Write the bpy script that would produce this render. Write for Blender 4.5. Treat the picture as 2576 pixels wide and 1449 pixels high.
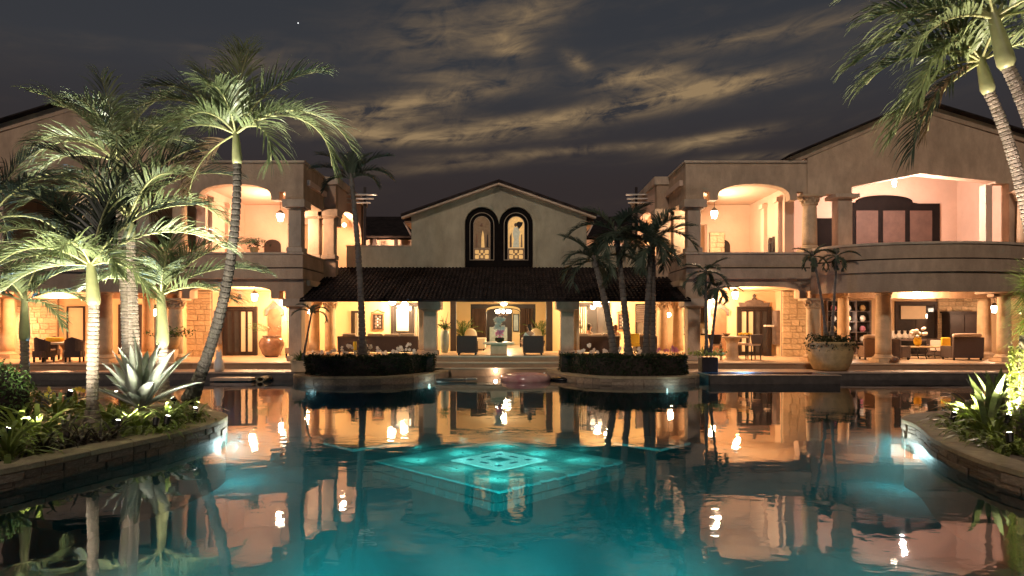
import bpy, math, random
from mathutils import Vector, Matrix
R = math.radians
for o in list(bpy.data.objects):
    bpy.data.objects.remove(o)
C = bpy.context.scene.collection
SC = bpy.context.scene
rng = random.Random(11)

# ------------------------------------------------------------------ camera, sky, moon, exposure
HC = 2.1                       # eye height over the water
cam = bpy.data.cameras.new('camera')
cam.lens = 24.0; cam.sensor_width = 36.0; cam.shift_y = 0.0351; cam.clip_end = 3000; cam.clip_start = 0.05
camo = bpy.data.objects.new('camera', cam); C.objects.link(camo)
camo.location = (0, 0, HC); camo.rotation_euler = (R(90), 0, 0)
SC.camera = camo

world = bpy.data.worlds.new('World'); SC.world = world; world.use_nodes = True
wt = world.node_tree; wn = wt.nodes; wl = wt.links
for n in list(wn): wn.remove(n)
def WN(t, **k):
    n = wn.new(t)
    for a, b in k.items(): setattr(n, a, b)
    return n
def wmath(op, a, b=None, c=None, clamp=False):
    n = WN('ShaderNodeMath', operation=op, use_clamp=clamp)
    for i, x in enumerate((a, b, c)):
        if x is None: continue
        if isinstance(x, (int, float)): n.inputs[i].default_value = x
        else: wl.new(x, n.inputs[i])
    return n.outputs[0]
tc = WN('ShaderNodeTexCoord'); sp = WN('ShaderNodeSeparateXYZ'); wl.new(tc.outputs['Generated'], sp.inputs[0])
az = wmath('ARCTAN2', sp.outputs['X'], sp.outputs['Y'])
el = wmath('ARCSINE', sp.outputs['Z'])
def wnoise(su, sv, tilt, scale, detail, rough, dist, off=0.0):
    u = wmath('ADD', wmath('MULTIPLY', az, su), off)
    v = wmath('MULTIPLY', wmath('MULTIPLY_ADD', az, -tilt, el), sv)
    cb = WN('ShaderNodeCombineXYZ'); wl.new(u, cb.inputs[0]); wl.new(v, cb.inputs[1])
    n = WN('ShaderNodeTexNoise'); n.inputs['Scale'].default_value = scale
    n.inputs['Detail'].default_value = detail; n.inputs['Roughness'].default_value = rough
    n.inputs['Distortion'].default_value = dist
    wl.new(cb.outputs[0], n.inputs['Vector'])
    return n.outputs['Fac']
def streak(x, y, hl, hw, slope, amp):
    a0 = math.atan((x - 1288) / 1717.3); e0 = math.atan((814.9 - y) / 1717.3 * math.cos(a0))
    k = 1 / 1717.3
    du = wmath('SUBTRACT', az, a0)
    dv = wmath('SUBTRACT', wmath('SUBTRACT', el, e0), wmath('MULTIPLY', du, slope - .035))
    q = wmath('ADD', wmath('POWER', wmath('ABSOLUTE', wmath('DIVIDE', du, hl * k)), 2.0),
              wmath('POWER', wmath('ABSOLUTE', wmath('DIVIDE', dv, hw * 1.45 * k)), 2.0))
    return wmath('MULTIPLY', wmath('EXPONENT', wmath('MULTIPLY', q, -1.0)), amp * .88)
fine = wnoise(4.0, 22.0, .10, 2.4, 9, .55, .6)
broad = wnoise(1.6, 11.0, .08, 1.8, 5, .55, .4, 3.1)
wisp = wnoise(7.0, 15.0, .18, 2.2, 9, .66, 1.6, 7.7)
tot = None
for s in ((1680, 248, 230, 17, .17, 1.6), (1610, 196, 110, 16, .06, 1.7), (1850, 213, 130, 11, .08, 1.3), (1080, 250, 190, 17, .22, 1.35),
          (950, 292, 160, 12, .05, 1.0), (940, 335, 150, 14, .02, 1.4), (1290, 318, 210, 13, .16, 1.6), (1110, 352, 160, 8, .08, .9), (1780, 357, 100, 9, .16, 1.4), (1500, 375, 330, 7, .08, .7),
          (1130, 80, 200, 50, .15, .5), (1330, 40, 120, 26, .35, .75), (1290, 120, 45, 15, .05, 1.3), (1450, 155, 30, 11, -.3, 1.2), (2000, 70, 260, 16, .12, .42),
          (1830, 100, 200, 10, .05, .35), (640, 150, 130, 22, .1, .3), (1150, 415, 200, 10, .14, .5), (1950, 392, 140, 6, .02, .8), (1130, 190, 100, 10, .1, .5)):
    k_ = streak(*s); tot = k_ if tot is None else wmath('ADD', tot, k_)
base = wmath('MULTIPLY', wmath('SUBTRACT', broad, .50, clamp=True), .42)
mask = wmath('ADD', tot, base)
tex = wmath('ADD', wmath('MULTIPLY', wmath('SUBTRACT', fine, .33), 2.3), wmath('MULTIPLY', wmath('SUBTRACT', wisp, .46), 1.6))
cl = wmath('MULTIPLY', mask, tex, clamp=True)
cl = wmath('MULTIPLY', cl, wmath('MULTIPLY_ADD', el, 12.0, -.9, clamp=True))
grad = WN('ShaderNodeValToRGB'); wl.new(wmath('MULTIPLY', el, 1.6), grad.inputs[0])
cr = grad.color_ramp; cr.elements[0].position = 0.0; cr.elements[0].color = (.0175, .0115, .0100, 1)
cr.elements[1].position = 1.0; cr.elements[1].color = (.017, .0215, .0285, 1)
e_ = cr.elements.new(.32); e_.color = (.0225, .0175, .0175, 1)
e_ = cr.elements.new(.55); e_.color = (.0255, .0265, .0305, 1)
cc = WN('ShaderNodeMix', data_type='RGBA'); wl.new(cl, cc.inputs['Factor']); wl.new(grad.outputs[0], cc.inputs['A'])
cc.inputs['B'].default_value = (.195, .132, .070, 1)
# one bright planet
pa = math.atan((750 - 1288) / 1717.3); pe = math.atan((814.9 - 58) / 1717.3 * math.cos(pa))
dd = wmath('ADD', wmath('POWER', wmath('ABSOLUTE', wmath('SUBTRACT', az, pa)), 2.0), wmath('POWER', wmath('ABSOLUTE', wmath('SUBTRACT', el, pe)), 2.0))
star = wmath('MULTIPLY', wmath('LESS_THAN', dd, 0.0008 ** 2), .9)
ad = WN('ShaderNodeMix', data_type='RGBA', blend_type='ADD'); ad.inputs['Factor'].default_value = 1.0
wl.new(cc.outputs['Result'], ad.inputs['A']); wl.new(star, ad.inputs['B'])
# the last of the dusk, far below the horizon
sky = WN('ShaderNodeTexSky', sky_type='NISHITA'); sky.sun_disc = False; sky.sun_elevation = R(-6); sky.sun_rotation = R(170)
sk2 = WN('ShaderNodeMix', data_type='RGBA', blend_type='ADD'); sk2.inputs['Factor'].default_value = .02
wl.new(ad.outputs['Result'], sk2.inputs['A']); wl.new(sky.outputs[0], sk2.inputs['B'])
bg = WN('ShaderNodeBackground'); bg.inputs['Strength'].default_value = 0.9; wl.new(sk2.outputs['Result'], bg.inputs['Color'])
wo = WN('ShaderNodeOutputWorld'); wl.new(bg.outputs[0], wo.inputs['Surface'])

fill_sun = bpy.data.lights.new('fill_sun', 'SUN'); fill_sun.energy = .56; fill_sun.angle = R(3); fill_sun.color = (1.0, .82, .68)  # unseen warm fill added behind the camera to brighten the facades
mo = bpy.data.objects.new('fill_sun', fill_sun); C.objects.link(mo); mo.rotation_euler = (R(59), 0, R(-14)); mo.location = (0, -20, 30)

SC.view_settings.view_transform = 'Standard'; SC.view_settings.look = 'None'
SC.view_settings.exposure = 0.75; SC.view_settings.gamma = 1.0; SC.view_settings.use_curve_mapping = False
SC.render.engine = 'CYCLES'
SC.cycles.use_denoising = True
SC.cycles.max_bounces = 7; SC.cycles.diffuse_bounces = 3; SC.cycles.glossy_bounces = 3; SC.cycles.transmission_bounces = 3
SC.cycles.transparent_max_bounces = 10; SC.cycles.volume_bounces = 0; SC.cycles.sample_clamp_indirect = 4.0; SC.cycles.caustics_reflective = False; SC.cycles.caustics_refractive = False

# ------------------------------------------------------------------ helpers
def at(x, y, Y):
    return Vector(((x - 1288) * Y / 1717.3, Y, HC - (y - 814.9) * Y / 1717.3))
def xat(x, Y): return (x - 1288) * Y / 1717.3
AX = -0.57                     # axis of symmetry of the villa

MATS = {}
def mat(name, col, rough=.7, var=.18, scale=5.0, bump=.0, bscale=None, metal=0.0, spec=.4, emit=None, estr=0.0, translucent=0.0, col2=None, coat=0.0, detail=5, streak=0.0):
    m = bpy.data.materials.new(name); m.use_nodes = True
    nt = m.node_tree; N = nt.nodes; L = nt.links
    b = N['Principled BSDF']
    t = N.new('ShaderNodeTexCoord')
    nz = N.new('ShaderNodeTexNoise'); nz.inputs['Scale'].default_value = scale; nz.inputs['Detail'].default_value = detail
    nz.inputs['Roughness'].default_value = .6
    L.new(t.outputs['Object'], nz.inputs['Vector'])
    rp = N.new('ShaderNodeValToRGB'); L.new(nz.outputs['Fac'], rp.inputs[0])
    rp.color_ramp.elements[0].position = .3; rp.color_ramp.elements[1].position = .7
    c2 = col2 or tuple(min(1, c * (1 + var)) for c in col)
    rp.color_ramp.elements[0].color = (*[c * (1 - var) for c in col], 1)
    rp.color_ramp.elements[1].color = (*c2, 1)
    # each object a little lighter or darker than its neighbours
    oi = N.new('ShaderNodeObjectInfo'); mp = N.new('ShaderNodeMapRange')
    mp.inputs['To Min'].default_value = 1 - var * .6; mp.inputs['To Max'].default_value = 1 + var * .6
    L.new(oi.outputs['Random'], mp.inputs['Value'])
    mx = N.new('ShaderNodeMix'); mx.data_type = 'RGBA'; mx.blend_type = 'MULTIPLY'; mx.inputs['Factor'].default_value = 1
    L.new(rp.outputs[0], mx.inputs['A']); L.new(mp.outputs[0], mx.inputs['B'])
    if streak:      # rain streaks and patchy repainting
        mpg = N.new('ShaderNodeMapping'); mpg.inputs['Scale'].default_value = (1.3, 1.3, .55); L.new(t.outputs['Object'], mpg.inputs[0])
        ns = N.new('ShaderNodeTexNoise'); ns.inputs['Scale'].default_value = 1.7; ns.inputs['Detail'].default_value = 8; ns.inputs['Roughness'].default_value = .68; L.new(mpg.outputs[0], ns.inputs['Vector'])
        mr = N.new('ShaderNodeMapRange'); mr.inputs['From Min'].default_value = .38; mr.inputs['From Max'].default_value = .62; mr.inputs['To Min'].default_value = 1 - streak; mr.inputs['To Max'].default_value = 1.06; L.new(ns.outputs['Fac'], mr.inputs['Value'])
        m2 = N.new('ShaderNodeMix'); m2.data_type = 'RGBA'; m2.blend_type = 'MULTIPLY'; m2.inputs['Factor'].default_value = 1
        L.new(mx.outputs['Result'], m2.inputs['A']); L.new(mr.outputs[0], m2.inputs['B']); mx = m2
    L.new(mx.outputs['Result'], b.inputs['Base Color'])
    b.inputs['Roughness'].default_value = rough; b.inputs['Metallic'].default_value = metal
    b.inputs['Specular IOR Level'].default_value = spec
    if coat: b.inputs['Coat Weight'].default_value = coat
    if bump:
        nb = N.new('ShaderNodeTexNoise'); nb.inputs['Scale'].default_value = bscale or scale * 5; nb.inputs['Detail'].default_value = 6
        L.new(t.outputs['Object'], nb.inputs['Vector'])
        bp = N.new('ShaderNodeBump'); bp.inputs['Strength'].default_value = bump; bp.inputs['Distance'].default_value = .05
        L.new(nb.outputs['Fac'], bp.inputs['Height']); L.new(bp.outputs[0], b.inputs['Normal'])
    if emit:
        b.inputs['Emission Color'].default_value = (*emit, 1); b.inputs['Emission Strength'].default_value = estr
    if translucent:
        tr = N.new('ShaderNodeBsdfTranslucent'); L.new(mx.outputs['Result'], tr.inputs['Color'])
        ms = N.new('ShaderNodeMixShader'); ms.inputs[0].default_value = translucent
        out = N['Material Output']
        L.new(b.outputs[0], ms.inputs[1]); L.new(tr.outputs[0], ms.inputs[2]); L.new(ms.outputs[0], out.inputs['Surface'])
    MATS[name] = m
    return m
G = {}
G['stucco'] = mat('stucco_wing', (.45, .315, .215), .9, .22, .35, .4, 14, streak=.20)
G['stucco_trim'] = mat('stucco_trim', (.50, .38, .28), .85, .15, .6, .3, 14, streak=.20)
G['stucco_green'] = mat('stucco_gable', (.30, .27, .195), .9, .15, .4, .35, 14, streak=.16)
G['plaster'] = mat('plaster_warm', (.66, .47, .29), .85, .08, .7, .15, 8)
G['plaster_pink'] = mat('plaster_rose', (.60, .43, .33), .85, .14, .5, .15, 8)
G['plaster_yellow'] = mat('plaster_yellow', (.72, .55, .30), .85, .06, .7, .1, 8)
G['cantera'] = mat('carved_stone', (.56, .40, .25), .8, .16, 3, .35, 22)
G['stone'] = mat('wall_stone', (.55, .42, .27), .85, .22, 4, .6, 18)
G['rubble'] = mat('rubble_stone', (.33, .255, .19), .85, .30, 5, .8, 16)
G['mortar'] = mat('mortar', (.25, .19, .14), .95, .2, 8, .4, 40)
G['coping'] = mat('coping_stone', (.34, .27, .17), .8, .2, 4, .4, 25)
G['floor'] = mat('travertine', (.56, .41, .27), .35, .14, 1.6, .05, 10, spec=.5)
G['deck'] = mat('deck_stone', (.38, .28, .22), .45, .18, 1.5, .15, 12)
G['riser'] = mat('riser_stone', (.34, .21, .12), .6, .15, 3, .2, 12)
G['tile'] = mat('roof_tile', (.022, .016, .0145), .95, .6, 2.2, .3, 20, spec=.1)
G['wood'] = mat('dark_wood', (.026, .017, .015), .5, .3, 3, .1, 30, spec=.25)
G['black_wood'] = mat('black_wood', (.009, .007, .0065), .8, .3, 3, .1, 30, spec=.06)
G['palm_brown'] = mat('palm_leaf_brown', (.12, .075, .04), .6, .35, 3, spec=.2, translucent=.2)
G['wood_mid'] = mat('mid_wood', (.16, .085, .045), .5, .3, 3, .1, 30)
G['wood_grey'] = mat('grey_wood', (.14, .105, .095), .6, .4, 4, .2, 20)
G['wicker'] = mat('wicker', (.060, .040, .034), .6, .3, 40, .6, 90)
G['wicker_tan'] = mat('wicker_tan', (.22, .15, .11), .6, .25, 40, .5, 90)
G['cushion'] = mat('cushion_beige', (.60, .49, .42), .9, .08, 6, .15, 20)
G['white_fabric'] = mat('white_fabric', (.78, .72, .60), .9, .06, 6, .15, 20)
G['yellow'] = mat('yellow_fabric', (.80, .50, .04), .8, .1, 8, .1, 30)
G['tabletop'] = mat('pale_tabletop', (.62, .48, .30), .4, .12, 4)
G['iron'] = mat('black_iron', (.016, .014, .013), .45, .2, 6, metal=.4)
G['bronze'] = mat('bronze', (.10, .06, .04), .4, .2, 6, metal=.7)
G['ceramic'] = mat('glazed_jar', (.16, .085, .055), .25, .3, 4, spec=.6)
G['terracotta'] = mat('terracotta', (.44, .29, .13), .75, .25, 4, .3, 25)
G['white_ceramic'] = mat('white_ceramic', (.72, .68, .62), .3, .06, 4)
G['blue_vase'] = mat('grey_blue_vase', (.25, .30, .29), .3, .2, 4)
G['curtain'] = mat('pale_curtain', (.62, .55, .44), .85, .08, 3, translucent=.25)
G['curtain_dark'] = mat('brown_curtain', (.085, .050, .038), .8, .2, 3)
G['shade'] = mat('roller_shade', (.62, .52, .38), .85, .05, 3)
G['glass'] = mat('window_glass', (.05, .045, .045), .06, .3, 1.2, spec=.8)
G['steel'] = mat('steel', (.35, .34, .33), .3, .15, 5, metal=.8)
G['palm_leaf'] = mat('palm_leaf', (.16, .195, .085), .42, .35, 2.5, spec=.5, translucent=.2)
G['palm_dark'] = mat('palm_leaf_dark', (.026, .036, .021), .42, .3, 2.5, spec=.4, translucent=.15)  # palm leaf darkened so fronds outside the spotlights look unlit
G['palm_dim'] = mat('palm_leaf_dim', (.060, .078, .050), .5, .3, 2.5, spec=.3, translucent=.15)  # palm leaf dimmed in colour for the poorly lit far crowns
G['rachis'] = mat('palm_rachis', (.42, .42, .19), .45, .2, 4)
G['shaft'] = mat('crownshaft', (.26, .26, .125), .4, .22, 3, spec=.5)
G['trunk'] = mat('palm_trunk', (.27, .215, .17), .85, .3, 5, .5, 30)
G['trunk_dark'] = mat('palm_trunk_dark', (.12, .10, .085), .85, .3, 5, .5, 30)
G['trunk_shaded'] = mat('palm_trunk_shaded', (.060, .050, .042), .9, .35, 5, .5, 30, spec=.15)  # shade of the leaning trunk put into its bark colour
G['agave'] = mat('agave_leaf', (.50, .54, .47), .7, .22, 4, .15, 30, spec=.2)
G['spine'] = mat('agave_spine', (.08, .05, .03), .6)
G['strap'] = mat('strap_leaf', (.20, .25, .055), .4, .35, 3, spec=.5, translucent=.3)
G['strap_dark'] = mat('bronze_strap_leaf', (.060, .045, .036), .5, .35, 3, translucent=.2)
G['sans'] = mat('sword_leaf', (.14, .17, .07), .45, .5, 9, spec=.5)
G['leaf'] = mat('shrub_leaf', (.070, .125, .030), .45, .4, 4, spec=.4, translucent=.25)
G['ivy'] = mat('ivy_leaf', (.26, .30, .075), .45, .3, 4, translucent=.25)
G['hedge'] = mat('hedge_leaf', (.020, .030, .012), .6, .4, 4, spec=.2, translucent=.1)
G['soil'] = mat('soil', (.030, .020, .016), .95, .4, 9, .8, 30)
G['petal'] = mat('white_petal', (.78, .70, .62), .7, .06, 8, translucent=.2)
G['petal_pink'] = mat('pink_petal', (.60, .22, .32), .7, .15, 8, translucent=.2)
G['petal_yellow'] = mat('yellow_petal', (.75, .55, .08), .7, .15, 8, translucent=.2)
G['pink_plastic'] = mat('pink_vinyl', (.62, .24, .26), .2, .2, 2.5, spec=.6, col2=(.70, .45, .38))
G['black_plastic'] = mat('black_vinyl', (.015, .014, .016), .25, .2, 3)
G['grey_plastic'] = mat('grey_vinyl', (.30, .32, .30), .4, .1, 3)
G['skin'] = mat('skin', (.50, .29, .19), .55, .06, 5)
G['hair'] = mat('hair', (.020, .013, .010), .5, .2, 20)
G['hair_red'] = mat('hair_brown', (.10, .035, .02), .5, .2, 20)
G['cloth_tan'] = mat('tan_cloth', (.45, .30, .20), .85, .1, 10)
G['cloth_dark'] = mat('dark_cloth', (.05, .035, .03), .85, .1, 10)
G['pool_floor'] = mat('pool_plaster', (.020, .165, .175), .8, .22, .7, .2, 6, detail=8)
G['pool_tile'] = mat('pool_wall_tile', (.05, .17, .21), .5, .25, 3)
G['waterline'] = mat('waterline_tile', (.075, .062, .055), .5, .3, 4)
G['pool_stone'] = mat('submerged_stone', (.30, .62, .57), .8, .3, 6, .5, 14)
G['pool_stone_shaded'] = mat('platform_stone_shaded', (.05, .13, .12), .8, .35, 6, .5, 14)  # pool stone darkened so the platform's sides look shaded beside its top
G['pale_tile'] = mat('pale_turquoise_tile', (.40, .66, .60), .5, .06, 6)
G['ground'] = mat('ground', (.05, .06, .035), .95, .4, .8, .5, 4)
G['amber'] = mat('amber_glass', (.42, .26, .10), .25, .35, 7, emit=(.85, .47, .16), estr=.42)
G['amber_dark'] = mat('umber_glass', (.10, .07, .05), .25, .5, 6, emit=(.4, .22, .10), estr=.16)
G['robe'] = mat('pale_blue_glass', (.30, .30, .26), .25, .3, 9, emit=(.5, .42, .26), estr=.30)
G['lead'] = mat('lead_line', (.40, .31, .22), .5, .1, 6)
def emis(name, col, st):
    m = bpy.data.materials.new(name); m.use_nodes = True
    n = m.node_tree.nodes; b = n['Principled BSDF']
    b.inputs['Base Color'].default_value = (.8, .75, .65, 1)
    b.inputs['Emission Color'].default_value = (*col, 1); b.inputs['Emission Strength'].default_value = st
    return m
G['lamp'] = emis('lamp_glass', (1, .82, .60), 14)
G['lamp_soft'] = emis('lamp_glass_soft', (1, .80, .55), 5)
G['spot_glass'] = emis('spot_glass', (1, .95, .72), 16)
G['pool_glass'] = emis('pool_light_glass', (.80, 1, .98), 1.2)
G['blue_glass'] = emis('blue_light_glass', (.25, .55, 1), 8)
G['glow_tile'] = emis('glowing_turquoise_tile', (.24, .85, .74), .55)
G['lit_window'] = emis('lit_window', (1, .66, .30), .55)
# palm trunk: dark ring scars are in the mesh; water below
def water_mat(name, body):
    m = bpy.data.materials.new(name); m.use_nodes = True
    nt = m.node_tree; N = nt.nodes; L = nt.links
    for n in list(N):
        if n.type != 'OUTPUT_MATERIAL': N.remove(n)
    out = [n for n in N if n.type == 'OUTPUT_MATERIAL'][0]
    t = N.new('ShaderNodeTexCoord')
    def nz(sx, sy, sc, det, dist=0.3):
        mp = N.new('ShaderNodeMapping'); mp.inputs['Scale'].default_value = (sx, sy, 1); L.new(t.outputs['Object'], mp.inputs[0])
        n = N.new('ShaderNodeTexNoise'); n.inputs['Scale'].default_value = sc; n.inputs['Detail'].default_value = det; n.inputs['Distortion'].default_value = dist
        L.new(mp.outputs[0], n.inputs['Vector']); return n.outputs['Fac']
    a = nz(1, 1.25, .7, 2); b = nz(1, 1.4, 3.0, 2, .6)
    # breeze patches: some of the surface is stiller than the rest
    pz = nz(.5, 1, .16, 3)
    mr = N.new('ShaderNodeMapRange'); mr.inputs['From Min'].default_value = .42; mr.inputs['From Max'].default_value = .62
    mr.inputs['To Min'].default_value = .10; mr.inputs['To Max'].default_value = .42
    L.new(pz, mr.inputs['Value'])
    mu = N.new('ShaderNodeMath'); mu.operation = 'MULTIPLY'; L.new(b, mu.inputs[0]); L.new(mr.outputs[0], mu.inputs[1])
    ad = N.new('ShaderNodeMath'); ad.operation = 'ADD'; L.new(a, ad.inputs[0]); L.new(mu.outputs[0], ad.inputs[1])
    bp = N.new('ShaderNodeBump'); bp.inputs['Strength'].default_value = 1.0; bp.inputs['Distance'].default_value = .0055
    L.new(ad.outputs[0], bp.inputs['Height'])
    fr = N.new('ShaderNodeFresnel'); fr.inputs['IOR'].default_value = 1.6; L.new(bp.outputs[0], fr.inputs['Normal'])
    tr = N.new('ShaderNodeBsdfTransparent'); tr.inputs['Color'].default_value = (.92, .97, .97, 1)
    gl = N.new('ShaderNodeBsdfGlossy'); gl.inputs['Roughness'].default_value = .02; gl.inputs['Color'].default_value = (.96, .97, 1, 1); L.new(bp.outputs[0], gl.inputs['Normal'])
    mx = N.new('ShaderNodeMixShader'); L.new(fr.outputs[0], mx.inputs[0]); L.new(tr.outputs[0], mx.inputs[1]); L.new(gl.outputs[0], mx.inputs[2])
    L.new(mx.outputs[0], out.inputs['Surface'])
    if body:
        va = N.new('ShaderNodeVolumeAbsorption'); va.inputs['Color'].default_value = (.05, .62, .66, 1); va.inputs['Density'].default_value = .34
        vs_ = N.new('ShaderNodeVolumeScatter'); vs_.inputs['Color'].default_value = (.35, .95, .97, 1); vs_.inputs['Density'].default_value = .10; vs_.inputs['Anisotropy'].default_value = .2
        av = N.new('ShaderNodeAddShader'); L.new(va.outputs[0], av.inputs[0]); L.new(vs_.outputs[0], av.inputs[1])
        L.new(av.outputs[0], out.inputs['Volume'])
    return m
G['water'] = water_mat('pool_water', True); G['spa_water'] = water_mat('spa_water', False)

WORLDROOT = set()
def tag(o, label=None, cat=None, group=None, kind=None):
    if label: o['label'] = label
    if cat: o['category'] = cat
    if group: o['group'] = group
    if kind: o['kind'] = kind
    return o
def thing(name, label, cat, loc=(0, 0, 0), rz=0, group=None, world=False):
    o = bpy.data.objects.new(name, None); C.objects.link(o); o.empty_display_size = .1
    o.location = loc; o.rotation_euler = (0, 0, rz)
    tag(o, label, cat, group)
    if world: WORLDROOT.add(o.name)
    return o
def link(name, me, parent=None, loc=(0, 0, 0), rot=(0, 0, 0), scale=(1, 1, 1)):
    o = bpy.data.objects.new(name, me); C.objects.link(o)
    o.location = loc; o.rotation_euler = rot; o.scale = scale
    if parent is not None:
        o.parent = parent
        if parent.name in WORLDROOT: o.location = Vector(loc) - Vector(parent.location)
    return o
class MB:
    def __init__(s): s.v = []; s.f = []
    def add(s, vs, fs):
        b = len(s.v); s.v += [tuple(p) for p in vs]; s.f += [tuple(i + b for i in f) for f in fs]; return s
    def box(s, x0, x1, y0, y1, z0, z1):
        x0, x1 = min(x0, x1), max(x0, x1); y0, y1 = min(y0, y1), max(y0, y1); z0, z1 = min(z0, z1), max(z0, z1)
        v = [(x0, y0, z0), (x1, y0, z0), (x1, y1, z0), (x0, y1, z0), (x0, y0, z1), (x1, y0, z1), (x1, y1, z1), (x0, y1, z1)]
        return s.add(v, [(0, 3, 2, 1), (4, 5, 6, 7), (0, 1, 5, 4), (1, 2, 6, 5), (2, 3, 7, 6), (3, 0, 4, 7)])
    def xz(s, pts, y0, y1):      # polygon in XZ extruded along Y
        n = len(pts); v = [(p[0], y0, p[1]) for p in pts] + [(p[0], y1, p[1]) for p in pts]
        return s.add(v, [tuple(range(n)), tuple(range(2 * n - 1, n - 1, -1))] + [(i, i + n, (i + 1) % n + n, (i + 1) % n) for i in range(n)])
    def yz(s, pts, x0, x1):
        n = len(pts); v = [(x0, p[0], p[1]) for p in pts] + [(x1, p[0], p[1]) for p in pts]
        return s.add(v, [tuple(range(n)), tuple(range(2 * n - 1, n - 1, -1))] + [(i, i + n, (i + 1) % n + n, (i + 1) % n) for i in range(n)])
    def xy(s, pts, z0, z1):
        n = len(pts); v = [(p[0], p[1], z0) for p in pts] + [(p[0], p[1], z1) for p in pts]
        return s.add(v, [tuple(range(n - 1, -1, -1)), tuple(range(n, 2 * n))] + [(i, (i + 1) % n, (i + 1) % n + n, i + n) for i in range(n)])
    def tube(s, pts, rad, n=8, caps=True):
        pts = [Vector(p) for p in pts]; k = len(pts)
        if not isinstance(rad, (list, tuple)): rad = [rad] * k
        T = [(pts[min(i + 1, k - 1)] - pts[max(i - 1, 0)]).normalized() for i in range(k)]
        a = T[0].orthogonal().normalized(); vs = []
        for i in range(k):
            a = (a - T[i] * a.dot(T[i]))
            a = a.normalized() if a.length > 1e-6 else T[i].orthogonal().normalized()
            b = T[i].cross(a)
            for j in range(n):
                q = 2 * math.pi * j / n
                vs.append(pts[i] + (a * math.cos(q) + b * math.sin(q)) * rad[i])
        fs = []
        for i in range(k - 1):
            for j in range(n):
                fs.append((i * n + j, i * n + (j + 1) % n, (i + 1) * n + (j + 1) % n, (i + 1) * n + j))
        if caps: fs += [tuple(range(n - 1, -1, -1)), tuple(range((k - 1) * n, k * n))]
        return s.add(vs, fs)
    def lathe(s, prof, cx=0, cy=0, cz=0, n=16, sx=1, sy=1):
        vs = []; k = len(prof)
        for r, z in prof:
            for j in range(n):
                q = 2 * math.pi * (j + .5) / n; vs.append((cx + r * sx * math.cos(q), cy + r * sy * math.sin(q), cz + z))
        fs = []
        for i in range(k - 1):
            for j in range(n): fs.append((i * n + j, i * n + (j + 1) % n, (i + 1) * n + (j + 1) % n, (i + 1) * n + j))
        fs += [tuple(range(n - 1, -1, -1)), tuple(range((k - 1) * n, k * n))]
        return s.add(vs, fs)
    def ball(s, c, r, n=10, m=7, sx=1, sy=1, sz=1):
        prof = [(max(.001, r * math.sin(math.pi * i / m)), -r * sz * math.cos(math.pi * i / m)) for i in range(m + 1)]
        return s.lathe(prof, c[0], c[1], c[2], n, sx, sy)
    def ribbon(s, pts, wid, side):
        vs = []
        for p, w, q in zip(pts, wid, side if isinstance(side, list) else [side] * len(pts)):
            vs.append(p - q * (w / 2)); vs.append(p + q * (w / 2))
        return s.add(vs, [(2 * i, 2 * i + 1, 2 * i + 3, 2 * i + 2) for i in range(len(pts) - 1)])
    def mesh(s, name, m, smooth=False):
        me = bpy.data.meshes.new(name); me.from_pydata(s.v, [], s.f); me.materials.append(G[m] if isinstance(m, str) else m)
        if smooth:
            me.polygons.foreach_set('use_smooth', [True] * len(me.polygons))
        me.update(); return me
    def build(s, name, m, parent=None, smooth=False, bevel=0.0, **k):
        o = link(name, s.mesh(name, m, smooth), parent, **k)
        if bevel:
            md = o.modifiers.new('bevel', 'BEVEL'); md.width = bevel; md.segments = 2; md.limit_method = 'ANGLE'
        if smooth and not bevel:
            pass
        return o
def copy_tree(o, loc=None, rz=None, scale=None, label=None, parent=None):
    c = o.copy(); C.objects.link(c)
    if parent is not None: c.parent = parent
    if loc is not None: c.location = loc
    if rz is not None: c.rotation_euler = (0, 0, rz)
    if scale is not None: c.scale = (scale,) * 3 if isinstance(scale, (int, float)) else scale
    if label: c['label'] = label
    for ch in list(o.children): copy_tree(ch, parent=c)
    return c
def plight(parent, loc, power, col=(1, .66, .36), size=.08, name='lamp_light'):
    l = bpy.data.lights.new(name, 'POINT'); l.energy = power * (1.35 if name == 'lamp_light' else 1.0); l.color = col; l.shadow_soft_size = size
    o = bpy.data.objects.new(name, l); C.objects.link(o)
    o.parent = parent; o.location = loc
    if parent is not None and parent.name in WORLDROOT: o.location = Vector(loc) - Vector(parent.location)
    return o
def slight(parent, loc, direction, power, col=(1, .95, .72), angle=100, size=.06, name='spot_light'):
    l = bpy.data.lights.new(name, 'SPOT'); l.energy = power; l.color = col; l.spot_size = R(angle); l.spot_blend = .6; l.shadow_soft_size = size
    o = bpy.data.objects.new(name, l); C.objects.link(o); o.parent = parent; o.location = loc
    o.rotation_euler = Vector(direction).to_track_quat('-Z', 'Y').to_euler()
    return o
def arch_pts(x0, x1, zs, zc, n=14):        # from x1 back to x0 along an arch (half ellipse)
    c = (x0 + x1) / 2; a = (x1 - x0) / 2
    return [(c + a * math.cos(math.pi * i / n), zs + (zc - zs) * math.sin(math.pi * i / n) ** .8) for i in range(n + 1)]
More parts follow.
